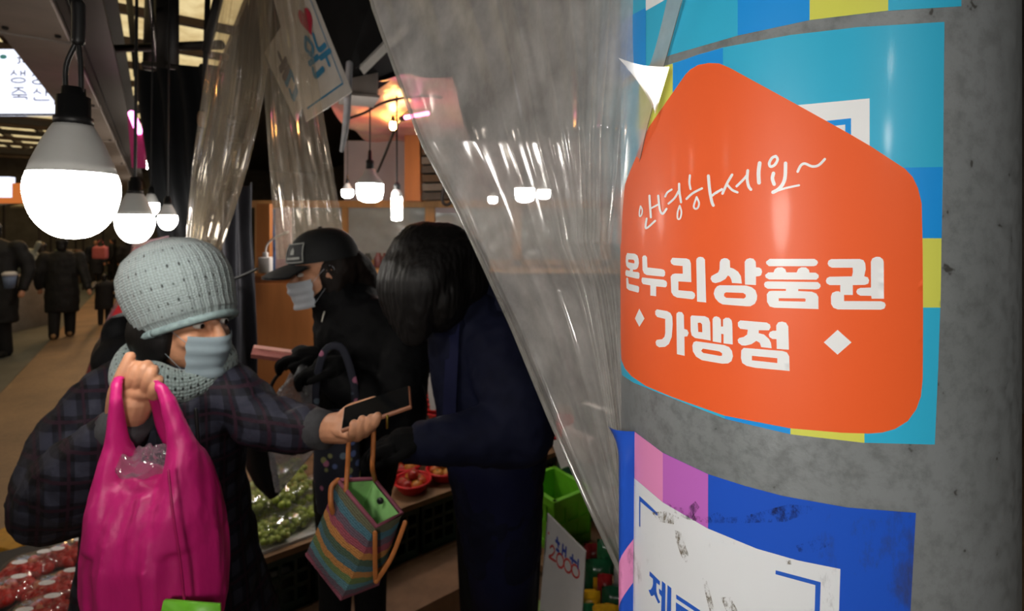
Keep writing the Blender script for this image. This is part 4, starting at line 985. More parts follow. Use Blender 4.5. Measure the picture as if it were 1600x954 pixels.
# ------------------------------------------------------------------ floor display bottom right
SZ = .25
sh = thing('display_board', 'brown board on the ground carrying the lime crate and packets', 'board', G(870, 880, 0))
dc = G(890, 860, SZ)+Vector((.1, 0, 0))
mk('board', box(dc+Vector((.15, .0, -.015)), (.72, .8, .03), TA), MAT['board'], sh, smooth=False)
for sx in (-.3, .3):
    for sy in (-.35, .35): mk('leg', box(dc+Vector((.15, 0, -.14))+Matrix.Rotation(TA, 3, 'Z') @ Vector((sx, sy, 0)), (.05, .05, .22), TA), MAT['board'], sh, smooth=False)
lc = G(868, 846, SZ)+Vector((0, .06, 0)); lcr = crate(lc, (.22, .26, .24), .62, MAT['lime'], 'lime green plastic crate on the brown board', rows=2)
for s_, ax_ in ((-1, 0), (1, 0), (-1, 1), (1, 1)):
    off_ = Matrix.Rotation(.62, 3, 'Z') @ (Vector((0, s_*.118, 0)) if ax_ == 0 else Vector((s_*.098, 0, 0)))
    mk('inner_panel', box(lc+off_+Vector((0, 0, .12)), (.2, .006, .2) if ax_ == 0 else (.006, .24, .2), .62), MAT['lime'], lcr, smooth=False)
wb = thing('fruit_carton', 'dark green carton with a white open flap behind the lime crate', 'carton', G(900, 835, SZ)+Vector((.1, .24, 0)))
bc = wloc(wb)
mk('body', box(bc+Vector((0, 0, .13)), (.26, .2, .26), .62), M('bottle_green_print', '1e4a36', .5, var=.1), wb, smooth=False)
mk('flap', slab([bc+Vector((-.16, -.14, .26)), bc+Vector((.07, .02, .26)), bc+Vector((.02, .1, .36)), bc+Vector((-.2, -.06, .36))], Vector((0, 0, .004))), card, wb, smooth=False)
mk('round_mark', lathe([(.02, 0), (.02, .002)], bc+Vector((.06, -.11, .12)), 16, Matrix.Rotation(PI/2, 3, 'X') @ Matrix.Rotation(0, 3, 'Z')), card, wb, smooth=False)
mk('orange_mark', lathe([(.014, 0), (.014, .002)], bc+Vector((.11, -.09, .14)), 16, Matrix.Rotation(PI/2, 3, 'X')), M('orange_ink', 'd8542a', .6), wb, smooth=False)
q = [P(842, 968, 1.5), P(908, 985, 1.42), P(915, 862, 1.5), P(855, 802, 1.6)]
LTR = [[(.3, .86), (.34, .78)], [(.27, .82), (.36, .82)], [(.3, .74), (.36, .74)], [(.45, .84), (.45, .74)], [(.45, .79), (.53, .79)], [(.53, .84), (.53, .74)], [(.65, .77), (.8, .77)], [(.7, .82), (.7, .73)], [(.84, .82), (.84, .72)]]
NUM = [[(.14, .71), (.2, .745), (.26, .71), (.2, .65), (.13, .615), (.3, .615)], [(x*.09+.41, y*.07+.655) for x, y in ell(0, 0, 1, 1)], [(x*.09+.6, y*.07+.66) for x, y in ell(0, 0, 1, 1)], [(x*.09+.79, y*.07+.665) for x, y in ell(0, 0, 1, 1)], [(.07, .83), (.08, .835)]]
price_card(q, 'tall white price card with 2000 in red in front of the lime crate', Vector((.003, .006, 0)), [(LTR, .035, inkb), (NUM, .026, inkr)])
st2 = crate(P(925, 985, 1.66)-Vector((0, 0, .2)), (.4, .34, .22), TA, MAT['crate'], 'dark crate in the foreground holding the packets and the price card')
cols = ['1f5a3a', '2a6a44', '8a1f22', 'd2a21e', '1b4a34', '7a2024', 'c99a24', '2b6f48', 'b8b4b0']
for k, (px, py, Y, w_, h_) in enumerate([(935, 900, 1.75, .09, .12), (955, 870, 1.8, .1, .13), (945, 920, 1.68, .05, .1), (918, 940, 1.6, .08, .07), (960, 940, 1.62, .08, .1), (930, 870, 1.85, .08, .1), (945, 965, 1.55, .09, .08), (905, 965, 1.55, .09, .09), (975, 905, 1.75, .07, .1)]):
    c = P(px, py, Y)
    def pillow(u, v, c=c, w_=w_, h_=h_, sg=1):
        x, z = (u-.5), (v-.5); b = (1-(2*x)**4)*(1-(2*z)**4)
        return c+Vector((x*w_, -sg*.03*b+.006*noise.noise(Vector((u*6, v*6, k))), z*h_))
    t = thing('snack_packet', ['shiny green packet beside the price card', 'large shiny green packet next to the column', 'narrow red packet with a pale label', 'yellow packet at the foot of the price card', 'dark green packet close to the column', 'dark red packet behind the green ones', 'yellow wrapped packet in the front of the crate', 'mid green packet behind the price card foot', 'pale packet next to the column'][k], 'packet', c-Vector((0, 0, h_/2)))
    g1 = grid(lambda u, v: pillow(u, v), 10, 10); g2 = grid(lambda u, v: pillow(u, v, sg=-1), 10, 10)
    mk('pouch', join([g1, g2]), M('foil_%d' % k, cols[k], .22, var=.25, vs=25), t)
    mk('label', grid(lambda u, v: pillow(.25+.5*u, .3+.35*v)+Vector((0, -.002, 0)), 4, 4), card if k in (2, 8) else M('label_%d' % k, cols[(k+3) % 9], .4), t)
z0 = P(822, 948, 1.6)
t = thing('courgette', 'pale green courgette lying beside the price card', 'courgette', z0)
mk('fruit', tube([P(795, 935, 1.7), P(820, 945, 1.62), P(850, 962, 1.52), P(868, 975, 1.48)], [.022, .028, .03, .024], n=14), M('courgette_skin', '7fa042', .4, var=.25, vs=30), t)
mk('stalk', tube([P(795, 935, 1.7), P(788, 931, 1.72)], [.01, .012], n=8, smooth=False), M('stalk_green', '6a8a3a', .6), t)
# ------------------------------------------------------------------ strawberry table bottom left
LZ = .5
lt = thing('strawberry_table', 'dark low table with packed strawberries beside the street', 'table', G(40, 920, 0))
lcn = G(40, 910, LZ)
mk('top', wbox(CA.dot(lcn)-.75, CA.dot(lcn)+.32, CB.dot(lcn)-.5, CB.dot(lcn)+.28, LZ-.04, LZ-.002), M('dark_cloth', '1c1a1a', .7), lt, smooth=False)
for da in (-.7, .28):
    for db in (-.45, .24): mk('leg', wbox(CA.dot(lcn)+da-.02, CA.dot(lcn)+da+.02, CB.dot(lcn)+db-.02, CB.dot(lcn)+db+.02, 0, LZ-.04), MAT['dark'], lt, smooth=False)
MAT['berry'] = M('strawberry_red', 'c0281e', .35, var=.35, vs=60, bump=.3, bs=300)
bprof = [(.001, -.022), (.008, -.016), (.014, 0), (.016, .01), (.012, .018), (.002, .02)]
def straw_pack(c, rz, n, label):
    c = Vector(c); t = thing('strawberry_pack', label, 'strawberries', c); R = Matrix.Rotation(rz, 3, 'Z')
    def rect(s, z):
        return [c+R @ Vector((.088*s*math.copysign(abs(math.cos(q))**.6, math.cos(q)), .066*s*math.copysign(abs(math.sin(q))**.6, math.sin(q)), z)) for q in [i*2*PI/28 for i in range(28)]]
    mk('tray', loft([rect(.85, 0), rect(.97, .035), rect(1.03, .045), rect(.93, .042), rect(.8, .008)], cap=True), MAT['black'], t)
    b0 = None
    for i in range(n):
        a = i*2.4; r = math.sqrt(i/n)*.06; p = c+R @ Vector((r*1.2*math.cos(a), r*.85*math.sin(a), .058+.01*random.random()))
        if b0 is None:
            b0 = mk('strawberry', lathe(bprof, c, 10), MAT['berry'], t); o = b0
        else: o = b0.copy(); COL.objects.link(o); o.parent = t
        o.location = p-c; o.rotation_euler = (random.uniform(-1.6, 1.6), random.uniform(-1.6, 1.6), a); o.scale = (1.1,)*3
    def dome(u, v):
        q = u*2*PI; s = math.cos(v*PI/2)**.5 if v < 1 else 0; return c+R @ Vector((.091*s*math.copysign(abs(math.cos(q))**.6, math.cos(q)), .069*s*math.copysign(abs(math.sin(q))**.6, math.sin(q)), .046+.055*math.sin(v*PI/2)+.003*math.sin(q*9)*(1-v)))
    mk('lid', grid(dome, 48, 12), MAT['wrap'], t)
    for dx, dy in ((-.025, -.02), (.028, .015)):
        mk('label', lathe([(.001, 0), (.02, 0)], c+R @ Vector((dx, dy, .102)), 16, Matrix.Diagonal((1.2, .6, 1)), cap=False), card, t, smooth=False)
for k, (px, py, rz, lab) in enumerate([(50, 893, .5, 'strawberry pack with two white labels nearest the yellow box'), (92, 925, .6, 'strawberry pack half hidden by the pink bag shopper coat'), (108, 872, .4, 'strawberry pack tucked behind the coat of the shopper'), (8, 935, .5, 'strawberry pack at the outer end of the dark table'), (60, 968, .5, 'strawberry pack on the front rim of the dark table')]):
    c = G(px, py, LZ+.05); c.z = LZ; straw_pack(c, rz, 26, lab)
yb = thing('yellow_box', 'yellow plastic box behind the strawberry packs', 'box', G(60, 830, .0))
yc = G(66, 822, .3)
mk('body', box(Vector((yc.x, yc.y+.1, .15)), (.22, .5, .3), -.3, bev=.01), M('yellow_plastic', 'c8901c', .5), yb)
mk('rim', box(Vector((yc.x, yc.y+.1, .295)), (.24, .52, .02), -.3, bev=.004), bpy.data.materials['yellow_plastic'], yb)
# pink bagged goods standing behind the shopper
MAT['pinkbag'] = vinyl('pink_tinted_bag', tint=(.9, .72, .76), milk=.35, gloss=.08, rough=.1, milkcol=(.55, .38, .42))
sgd = thing('goods_stand', 'dark stand carrying the pink bagged goods behind the shopper', 'stand', G(200, 700, 0))
mk('top', box(P(175, 604, 2.2)-Vector((0, -.1, .02)), (.3, .3, .04), ANG), MAT['dark'], sgd, smooth=False)
for sx in (-.12, .12):
    for sy in (-.12, .12):
        b = P(175, 604, 2.2)+Vector((0, .1, 0))+Matrix.Rotation(ANG, 3, 'Z') @ Vector((sx, sy, 0)); mk('leg', box((b.x, b.y, (b.z-.04)/2), (.03, .03, b.z-.04), ANG), MAT['dark'], sgd, smooth=False)
def sack(name, label, q, Y, th, mats, lab2=None):
    c0 = (P(*q[0], Y)+P(*q[1], Y))/2; t = thing(name, label, 'bag', c0)
    Q = [P(*p, Y) for p in q]
    def sf(u, v, sg):
        b = (1-(2*u-1)**4)*(1-(2*v-1)**4); return bil(Q, u, v)+Vector((0, -sg*th*b+.012*noise.noise(Vector((u*5, v*5, Y*3))), 0))
    mk('film', join([grid(lambda u, v: sf(u, v, 1), 16, 16), grid(lambda u, v: sf(u, v, -1), 16, 16)]), MAT['pinkbag'], t)
    mk('contents', grid(lambda u, v: sf(.12+.76*u, .06+.8*v, .7), 12, 12), mats, t)
    return t, sf
pkm = M('pink_contents', 'c8667a', .5, var=.35, vs=18)
t, sf = sack('bagged_goods', 'tall clear bag of pink goods with a red label behind the coat', [(128, 600), (200, 600), (214, 452), (182, 466)], 2.2, .05, pkm)
mk('label', grid(lambda u, v: sf(.52+.45*u, .78+.14*v, 1)+Vector((0, -.004, 0)), 4, 4), M('red_label', 'c8222c', .5), t)
mk('label', grid(lambda u, v: sf(.15+.5*u, .06+.2*v, 1)+Vector((0, -.004, 0)), 4, 4), M('dull_red_label', '94484a', .5), t)
sack('bagged_goods', 'pink packet behind the knitted hat under the bulbs', [(196, 440), (262, 440), (264, 368), (206, 380)], 2.35, .05, pkm)
o = mk('backpack_shape', fuse([ellipsoid(P(180, 560, 1.32), (.045, .06, .075)), ellipsoid(P(196, 525, 1.34), (.03, .05, .05))], .01, 3), M('brown_fur', '3a2b20', .8, bump=.5, bs=60)); o.name = 'fur_bundle'; tag(o, 'brown fur bundle peeking out behind the shopper neck', 'bundle')

# ------------------------------------------------------------------ people
def knit(name, col, holes=False, ku=60, kv=26, hs=(40, 7), ht=.1):
    x = N(name); tc = x.n('TexCoord'); mp = x.n('Mapping'); mp.inputs['Scale'].default_value = (ku, kv, 1); x.l(tc.outputs['UV'], mp.inputs[0])
    wv = x.n('TexWave'); wv.inputs['Scale'].default_value = .5; wv.inputs['Distortion'].default_value = 1.2; x.l(mp.outputs[0], wv.inputs[0])
    vo = x.n('TexVoronoi'); vo.inputs['Scale'].default_value = 1.0; vo.inputs['Randomness'].default_value = .25; x.l(mp.outputs[0], vo.inputs[0])
    c = lin(col); lo = tuple(v*.62 for v in c[:3])+(1,)
    base = x.ramp(vo.outputs[0], [(.1, c), (.75, lo)])
    if holes:
        m2 = x.n('Mapping'); m2.inputs['Scale'].default_value = hs+(1,); x.l(tc.outputs['UV'], m2.inputs[0])
        v2 = x.n('TexVoronoi'); v2.inputs['Scale'].default_value = 1; v2.inputs['Randomness'].default_value = .1; x.l(m2.outputs[0], v2.inputs[0])
        mx = x.n('MixRGB', blend_type='MULTIPLY'); mx.inputs[0].default_value = 1
        x.l(base, mx.inputs[1]); x.l(x.ramp(v2.outputs[0], [(ht, (.06, .07, .07, 1)), (ht+.07, (1, 1, 1, 1))]), mx.inputs[2]); base = mx.outputs[0]
    x.l(base, x.b.inputs['Base Color']); x.b.inputs['Roughness'].default_value = .9; x.b.inputs['Sheen Weight'].default_value = .3
    x.bump(vo.outputs[0], .9, .004); x.t.nodes['Bump'].invert = True
    return x.m
def plaid():
    x = N('dark_plaid_quilt'); tc = x.n('TexCoord'); sp = x.n('SeparateXYZ'); x.l(tc.outputs['Object'], sp.inputs[0])
    def bandn(sock, scale, off, width):
        m = x.n('Math', operation='MULTIPLY_ADD'); m.inputs[1].default_value = scale; m.inputs[2].default_value = off; x.l(sock, m.inputs[0])
        f = x.n('Math', operation='FRACT'); x.l(m.outputs[0], f.inputs[0])
        l = x.n('Math', operation='LESS_THAN'); l.inputs[1].default_value = width; x.l(f.outputs[0], l.inputs[0]); return l.outputs[0]
    sx = x.n('Math', operation='ADD'); x.l(sp.outputs[0], sx.inputs[0]); x.l(sp.outputs[1], sx.inputs[1])
    a, b = bandn(sx.outputs[0], 19, .1, .5), bandn(sp.outputs[2], 19, .3, .5); r1, r2 = bandn(sx.outputs[0], 19, .36, .12), bandn(sp.outputs[2], 19, .56, .12)
    ad = x.n('Math', operation='ADD'); x.l(a, ad.inputs[0]); x.l(b, ad.inputs[1])
    hv = x.n('Math', operation='MULTIPLY'); hv.inputs[1].default_value = .5; x.l(ad.outputs[0], hv.inputs[0])
    base = x.ramp(hv.outputs[0], [(0, lin('141319')), (.5, lin('20202a')), (1, lin('343542'))]); x.b.inputs['Specular IOR Level'].default_value = .2
    mxr = x.n('Math', operation='MAXIMUM'); x.l(r1, mxr.inputs[0]); x.l(r2, mxr.inputs[1])
    mx = x.n('MixRGB'); x.l(mxr.outputs[0], mx.inputs[0]); x.l(base, mx.inputs[1]); mx.inputs[2].default_value = lin('2e1c27')
    x.l(mx.outputs[0], x.b.inputs['Base Color']); x.b.inputs['Roughness'].default_value = .6
    x.bump(x.noise(22, 3), .5, .008); return x.m
MAT['plaid'] = plaid()
MAT['hat'] = knit('pale_teal_knit', '98a6a6', True, 110, 60, (34, 9), .07); MAT['scarf'] = knit('pale_teal_lace_knit', '9bacaa', True, 90, 30, (46, 11), .14); MAT['hatp'] = M('pale_teal_wool', '869a9b', .9, var=.2, vs=80, bump=.6, bs=200)
MAT['cuff'] = M('charcoal_rib', '3a3a3d', .85, var=.2, vs=60, bump=.4, bs=120)
MAT['trouser'] = M('black_trousers', '141416', .8, spec=.15, var=.2); MAT['shoe'] = M('black_shoe', '1a1918', .5)
MAT['jacket_b'] = M('black_padded_jacket', '0d0d0f', .7, spec=.15, var=.25, vs=14, bump=.5, bs=18, bd=.012)
MAT['jacket_n'] = M('navy_fleece', '14172c', .75, spec=.15, var=.2, vs=14, bump=.3, bs=30, bd=.006)
MAT['apron'] = M('navy_apron', '171a38', .7, spec=.15, var=.15, vs=10, bump=.3, bs=14, bd=.008)
MAT['mask'] = M('pale_mask', 'b9bec6', .7, var=.04); MAT['maskb'] = M('blue_grey_mask', '8b9ca4', .7, var=.04)
MAT['eye'] = M('eye_white', 'd8d4cf', .2, var=0); MAT['iris'] = M('dark_iris', '1d120c', .15, var=0); MAT['lip'] = M('lip', 'a5605a', .5)
def head_bits(c, fr):
    r, f, u = fr; B = basis(r, f, u)
    L = lambda x, y, z: Vector(c)+r*x+f*y+u*z
    pr = [ellipsoid(L(0, -.008, .028), (.075, .096, .09), B), ellipsoid(L(0, .026, -.035), (.06, .062, .08), B), ellipsoid(L(0, .05, -.086), (.034, .034, .028), B),
          tube([L(0, .088, .004), L(0, .102, -.02), L(0, .108, -.035)], [.008, .011, .013], n=10), ellipsoid(L(0, .082, .02), (.05, .013, .01), B),
          tube([L(0, -.012, -.05), L(0, -.03, -.13), L(0, -.045, -.21)], [.052, .05, .058])]
    for s in (-1, 1): pr += [ellipsoid(L(s*.034, .06, -.032), (.026, .026, .024), B), ellipsoid(L(s*.075, -.006, -.012), (.009, .019, .03), B), ellipsoid(L(s*.012, .1, -.036), (.009, .009, .007), B)]
    pr.append(ellipsoid(L(0, .088, -.062), (.024, .009, .009), B))
    return pr, L, B
def face_parts(root, c, fr, mask=None, mw=1.25):
    r, f, u = fr; B = basis(r, f, u); L = lambda x, y, z: Vector(c)+r*x+f*y+u*z
    for s in (-1, 1):
        e = mk('eye', ellipsoid(L(s*.031, .078, -.002), (.0125, .011, .007), B, 14, 8), MAT['eye'], root)
        mk('iris', ellipsoid(L(s*.031, .0872, -.002), (.0055, .003, .0055), B, 10, 6), MAT['iris'], e)
        mk('eyebrow', tube([L(s*.014, .094, .02), L(s*.032, .094, .026), L(s*.05, .082, .02)], [.003, .0035, .002], n=6), MAT['hair'], root)
    mk('mouth', ellipsoid(L(0, .096, -.061), (.021, .005, .0065), B, 14, 8), MAT['lip'], root)
    if mask:
        def fm(a, b):
            t = (a-.5)*2*mw; z = -.012-.09*b; w_ = .078-.012*abs(b-.3); bul = .05*math.exp(-(t/.55)**2)*math.sin(min(1, b*1.25+.2)*PI)
            return L(math.sin(t)*w_, .028+math.cos(t)*.07+.014*math.exp(-(t/.5)**2)+bul*.25+.002*math.sin(b*22), z-.012*math.cos(t))
        g = grid(fm, 24, 16); mo = mk('face_mask', g, mask, root)
        for s in (-1, 1): mk('ear_loop', tube([fm(.5+s*.5, .15), L(s*.08, -.005, .018), L(s*.08, -.018, -.012), fm(.5+s*.5, .9)], .0006, n=5), mask, mo)
def hand_mesh(pieces): return fuse(pieces, .0022, 3, .5)
def chain(pts, r0, r1): n = len(pts); return tube(pts, [r0+(r1-r0)*i/(n-1) for i in range(n)], n=10, k=4)
def legs_shoes(root, hipz, feet, rt=.075, z0=.09, mat='trouser'):
    for i, (hp, kn, ft) in enumerate(feet):
        mk('trouser_leg', tube([hp, kn, Vector((ft[0], ft[1], z0))], [rt*1.15, rt*.85, rt*.75], n=16), MAT[mat], root)
def shoe(root, ft, d, mat='shoe'):
    d = Vector((d[0], d[1], 0)).normalized(); B = basis(d.cross(Vector((0, 0, 1))), d, Vector((0, 0, 1))); c = Vector((ft[0], ft[1], 0))
    mk('shoe', fuse([ellipsoid(c+d*.06+Vector((0, 0, .035)), (.045, .13, .035), B), ellipsoid(c-d*.02+Vector((0, 0, .06)), (.042, .06, .058), B), box(c+d*.06+Vector((0, 0, .012)), (.075, .22, .024), rot=B)], .01, 3), MAT[mat], root)

# ---- the shopper with the knitted hat
f1 = frame((.95, -.28, -.08)); h1 = P(287, 496, 1.14)
p1 = thing('person', 'person in a pale knitted hat and dark plaid coat holding a pink bag', 'person', (h1.x-.02, 1.15, 0))
pr, L1, B1_ = head_bits(h1, f1)
sL, eL, wL = P(170, 632, 1.15), P(98, 775, 1.03), P(203, 655, .925)
sR, eR, wR = P(345, 612, 1.17), P(402, 654, 1.11), P(505, 671, 1.04)
hip = Vector((h1.x-.03, 1.17, .86))
body = pr+[loft([ering(Vector((h1.x-.03, 1.16, z)), rx, ry) for z, rx, ry in ((.8, .12, .1), (.95, .115, .09), (1.1, .105, .09), (1.25, .12, .09), (1.33, .1, .07), (1.38, .05, .05))])]
body += [tube([sL, eL], [.05, .045]), tube([eL, wL], [.045, .03]), tube([sR, eR], [.045, .04]), tube([eR, wR], [.04, .028])]
for s in (-1, 1): body.append(tube([hip+Vector((s*.085, 0, 0)), hip+Vector((s*.09, .0, -.42)), hip+Vector((s*.09, 0, -.8))], [.085, .06, .045]))
bodym = fuse(body, .005, 3)
# raised fist closed round the bag handles, back of the hand to the camera
hd = .905
fist = [ellipsoid(P(211, 622, hd+.012), (.034, .022, .04)), tube([wL, P(209, 642, hd+.012), P(212, 628, hd+.012)], [.025, .027, .03]), ellipsoid(P(214, 612, hd+.004), (.034, .018, .018))]
fist += [chain([P(178, 640, hd+.005), P(181, 612, hd-.004), P(192, 582, hd-.004), P(203, 557, hd+.006)], .0135, .0095)]       # thumb, pointing up
for (mx, my, tx, ty, ln) in ((201, 606, 215, 572, 0), (214, 606, 228, 571, .004), (229, 608, 238, 578, .008), (241, 616, 246, 594, .012)):
    fist.append(chain([P(mx, my, hd), P((mx+tx)/2, (my+ty)/2, hd-.006), P(tx, ty, hd+.004), P(tx+1, ty+6, hd+.03), P(mx+2, my, hd+.036), P(mx-2, my+8, hd+.026)], .0112, .0085))
fistm = hand_mesh(fist)
# palm-up hand under the phone
pd = 1.0
PHa, PHb = P(548, 655, .985), P(632, 626, 1.0)                  # phone axis
palm = [tube([wR, P(522, 668, 1.03), P(540, 668, 1.015)], [.026, .03, .03]), ellipsoid(P(545, 668, 1.01), (.034, .032, .018)), ellipsoid(P(552, 672, 1.0), (.03, .03, .014))]
palm += [chain([P(530, 655, 1.02), P(545, 640, 1.03), P(562, 633, 1.035), P(584, 625, 1.03)], .0125, .0085)]
for (a, b) in (((548, 684), (553, 662)), ((559, 684), (566, 655)), ((570, 678), (580, 653)), ((580, 670), (590, 650))):
    palm.append(chain([P(a[0]-6, a[1]-4, 1.02), P(a[0], a[1]-2, 1.0), P(a[0]+2, a[1]-6, .972), P((a[0]+b[0])/2+1, (a[1]+b[1])/2, .958), P(b[0], b[1], .957)], .0108, .0085))
palmm = hand_mesh(palm)
mk('body', join([bodym, fistm, palmm]), MAT['skin'], p1)
face_parts(p1, h1, f1, MAT['maskb'], .85)
mk('hair', fuse([ellipsoid(L1(0, -.05, -.03), (.082, .06, .08), B1_), ellipsoid(L1(-.06, -.01, -.03), (.03, .05, .07), B1_), ellipsoid(L1(.06, -.01, -.03), (.03, .05, .07), B1_), ellipsoid(L1(0, -.01, .04), (.083, .1, .08), B1_)], .007, 2), MAT['hair'], p1)
# knitted hat
def hatring(u, v):
    ax = (f1[2]*.9-f1[1]*.4+f1[0]*.06).normalized(); fx = f1[0]; fy = ax.cross(fx).normalized()
    prof = [(-.035, .086), (-.02, .093), (-.015, .095), (.0, .096), (.03, .102), (.065, .105), (.1, .1), (.13, .084), (.15, .06), (.162, .03), (.165, .002)]
    x = v*(len(prof)-1); i = min(int(x), len(prof)-2); t = x-i; h = prof[i][0]*(1-t)+prof[i+1][0]*t; R = prof[i][1]*(1-t)+prof[i+1][1]*t
    q = u*2*PI; R *= 1+.012*math.sin(q*36)*(1-.5*v)+.02*noise.noise(Vector((math.cos(q)*2, math.sin(q)*2, v*3)))
    return h1+f1[1]*.004+f1[2]*.016+ax*h+fx*(R*math.cos(q))+fy*(R*1.1*math.sin(q))
ho = mk('knitted_hat', grid(hatring, 200, 50), MAT['hat'], p1)
mk('brim_roll', tube([hatring(i/40, .0) for i in range(41)], .009, n=8, k=2, rnd=False), MAT['hatp'], ho)
# lace snood
def snood(u, v):
    q = u*2*PI; w_ = v*2*PI; c = P(272, 572, 1.13)
    R = .082+.012*math.sin(q*2+1); ce_ = c+Vector((R*math.cos(q), R*1.05*math.sin(q), -.022*math.sin(-q)*1.0-.03*math.cos(q)*.35))
    rr = .036+.006*math.sin(q*3); n = Vector((math.cos(q), math.sin(q), 0))
    return ce_+n*(rr*.7*math.cos(w_)*(1+.08*math.sin(q*5+w_*2)))+Vector((0, 0, rr*1.15*math.sin(w_)+.006*math.sin(q*4+1)))
mk('snood', grid(snood, 120, 30), MAT['scarf'], p1)
coat = [loft([ering(Vector((h1.x-.03+dx, 1.16, z)), rx, ry) for z, rx, ry, dx in ((.42, .27, .19, .02), (.62, .25, .18, .01), (.8, .21, .17, .0), (.95, .175, .16, -.01), (1.1, .152, .15, -.015), (1.22, .155, .14, -.01), (1.31, .155, .12, -.005), (1.37, .11, .09, 0), (1.4, .07, .07, 0))])]
coat += [tube([sL+Vector((.03, 0, .02)), sL.lerp(eL, .5)+Vector((-.02, 0, 0)), eL], [.085, .088, .082]), tube([eL+Vector((-.0, 0, .0)), eL.lerp(wL, .45)+Vector((0, -.01, -.015)), wL.lerp(eL, .18)], [.085, .078, .05]),
         tube([sR+Vector((-.03, 0, .02)), sR.lerp(eR, .5)+Vector((.012, 0, 0)), eR], [.07, .062, .056]), tube([eR, eR.lerp(wR, .5)+Vector((0, 0, -.006)), wR.lerp(eR, .2)], [.056, .052, .044])]
co = mk('plaid_coat', wrinkle(fuse(coat, .009, 5), .007, 16), MAT['plaid'], p1)
mk('zip', tube([P(306, 640, 1.015), P(310, 700, 1.005), P(314, 820, 1.0), P(318, 960, .99)], .004, n=6), MAT['black'], co)
mk('cuff', tube([wL.lerp(eL, .3), wL.lerp(eL, -.06)], [.05, .038], n=20, rnd=False, smooth=False), MAT['cuff'], co)
mk('cuff', tube([wR.lerp(eR, .26), wR.lerp(eR, -.08)], [.044, .036], n=20, rnd=False, smooth=False), MAT['cuff'], co)
mk('hood', fuse([ellipsoid(P(205, 560, 1.22), (.08, .07, .06)), ellipsoid(P(190, 520, 1.25), (.035, .05, .05)), ellipsoid(P(260, 590, 1.25), (.1, .06, .05))], .009, 3), MAT['jacket_b'], p1)
for s in (-1, 1):
    ft = (h1.x-.03+s*.1, 1.17); legs_shoes(p1, .86, [(hip+Vector((s*.085, 0, -.1)), hip+Vector((s*.09, 0, -.42)), ft)]); shoe(p1, ft, (f1[1].x, f1[1].y))

# ---- pink shopping bag in the raised hand
MAT['pinkbagc'] = M('magenta_nylon', 'cc1f78', .45, var=.14, vs=9, bump=.5, bs=14, bd=.01, stretch=(1, 1, .5))
BY = .885
pb = thing('shopping_bag', 'bulging magenta nylon shopping bag hanging from the raised hand', 'bag', P(245, 1010, BY))
prof = [(1022, 205, 290), (1010, 175, 320), (985, 160, 338), (950, 150, 345), (900, 143, 346), (850, 143, 342), (800, 150, 334), (765, 158, 325), (740, 165, 318), (715, 168, 314)]
rings = []
for k, (py, xl, xr) in enumerate(prof):
    cx, hw = (xl+xr)/2, (xr-xl)/2/F*BY; dep = .085*min(1, (k+.6)/3)*(1 if k < 6 else 1-.12*(k-5))
    ring = []
    for j in range(48):
        q = 2*PI*j/48; x = hw*math.cos(q); y = dep*math.sin(q); z = P(cx, py, BY)
        dip = 0
        if k >= 6: dip = -(k-5)*.011*(abs(math.sin(q))**1.5)*1.0
        fold = .006*math.sin(q*9+k*.5)+.004*math.sin(q*17-k*.3)
        ring.append(z+Vector((x*(1+fold*4), y+fold, dip+.0*x)))
    rings.append(ring)
def horn(rows):                                              # flat tapering tongue of cloth from the bag mouth to the hand
    return loft([[P((xl+xr)/2, py, yy)+Vector(((xr-xl)/2/F*yy*math.cos(q), th*math.sin(q), 0)) for q in [i*2*PI/24 for i in range(24)]] for py, xl, xr, yy, th in rows])
horns = [horn([(830, 152, 240, BY, .075), (780, 156, 226, BY, .066), (745, 162, 210, BY, .05), (715, 167, 203, BY-.005, .036), (690, 170, 198, BY-.01, .022), (660, 171, 194, BY-.015, .014), (625, 172, 191, BY-.018, .01), (600, 174, 190, BY-.01, .008), (588, 180, 194, BY+.005, .007)]),
         horn([(830, 240, 338, BY, .075), (780, 252, 330, BY, .066), (745, 262, 322, BY, .05), (715, 268, 313, BY-.005, .036), (690, 268, 302, BY-.01, .022), (660, 263, 288, BY-.012, .014), (625, 251, 272, BY-.012, .01), (600, 240, 258, BY-.005, .008), (590, 234, 250, BY+.005, .007)])]
mk('sack', wrinkle(fuse([loft(rings)]+horns, .0045, 6), .0035, 16, (1.6, 1.6, .35)), MAT['pinkbagc'], pb)
for pts in ([(196, 715), (206, 680), (202, 640), (198, 606)], [(285, 712), (258, 672), (246, 636), (236, 610)]):
    pp = [P(x, y, BY+.05*(1-i/3)+.015) for i, (x, y) in enumerate(pts)]; mk('handle', tube(pp, [.02, .014, .0105, .009], n=14, flat=(1, .5), up=(1, 0, 0)), MAT['pinkbagc'], pb)
mk('seam', tube([P(263, 735, BY-.078), P(270, 800, BY-.09), P(282, 880, BY-.092), P(290, 960, BY-.09)], .0022, n=6), M('dark_magenta_seam', 'b0125f', .5), pb)
mk('green_tab', wrinkle(slab([P(240, 1000, BY-.1), P(346, 1000, BY-.1), P(343, 944, BY-.098), P(255, 938, BY-.1)], Vector((0, .006, 0))), .003, 20), MAT['lime'], pb)
def pcrump(u, v):
    q = u*2*PI; R = .055*math.sin(min(1, v*1.2)*PI/2); return P(236, 725, BY)+Vector((R*math.cos(q), R*.8*math.sin(q), .025*(1-v)+.02*noise.noise(Vector((math.cos(q)*2, math.sin(q)*2, v*5)))))
o = mk('plastic_bag', grid(pcrump, 40, 14), vinyl('crumpled_clear_bag', milk=.3, gloss=.1, milkcol=(.5, .42, .5))); tag(o, 'crumpled clear plastic bag inside the magenta shopping bag', 'plastic bag')

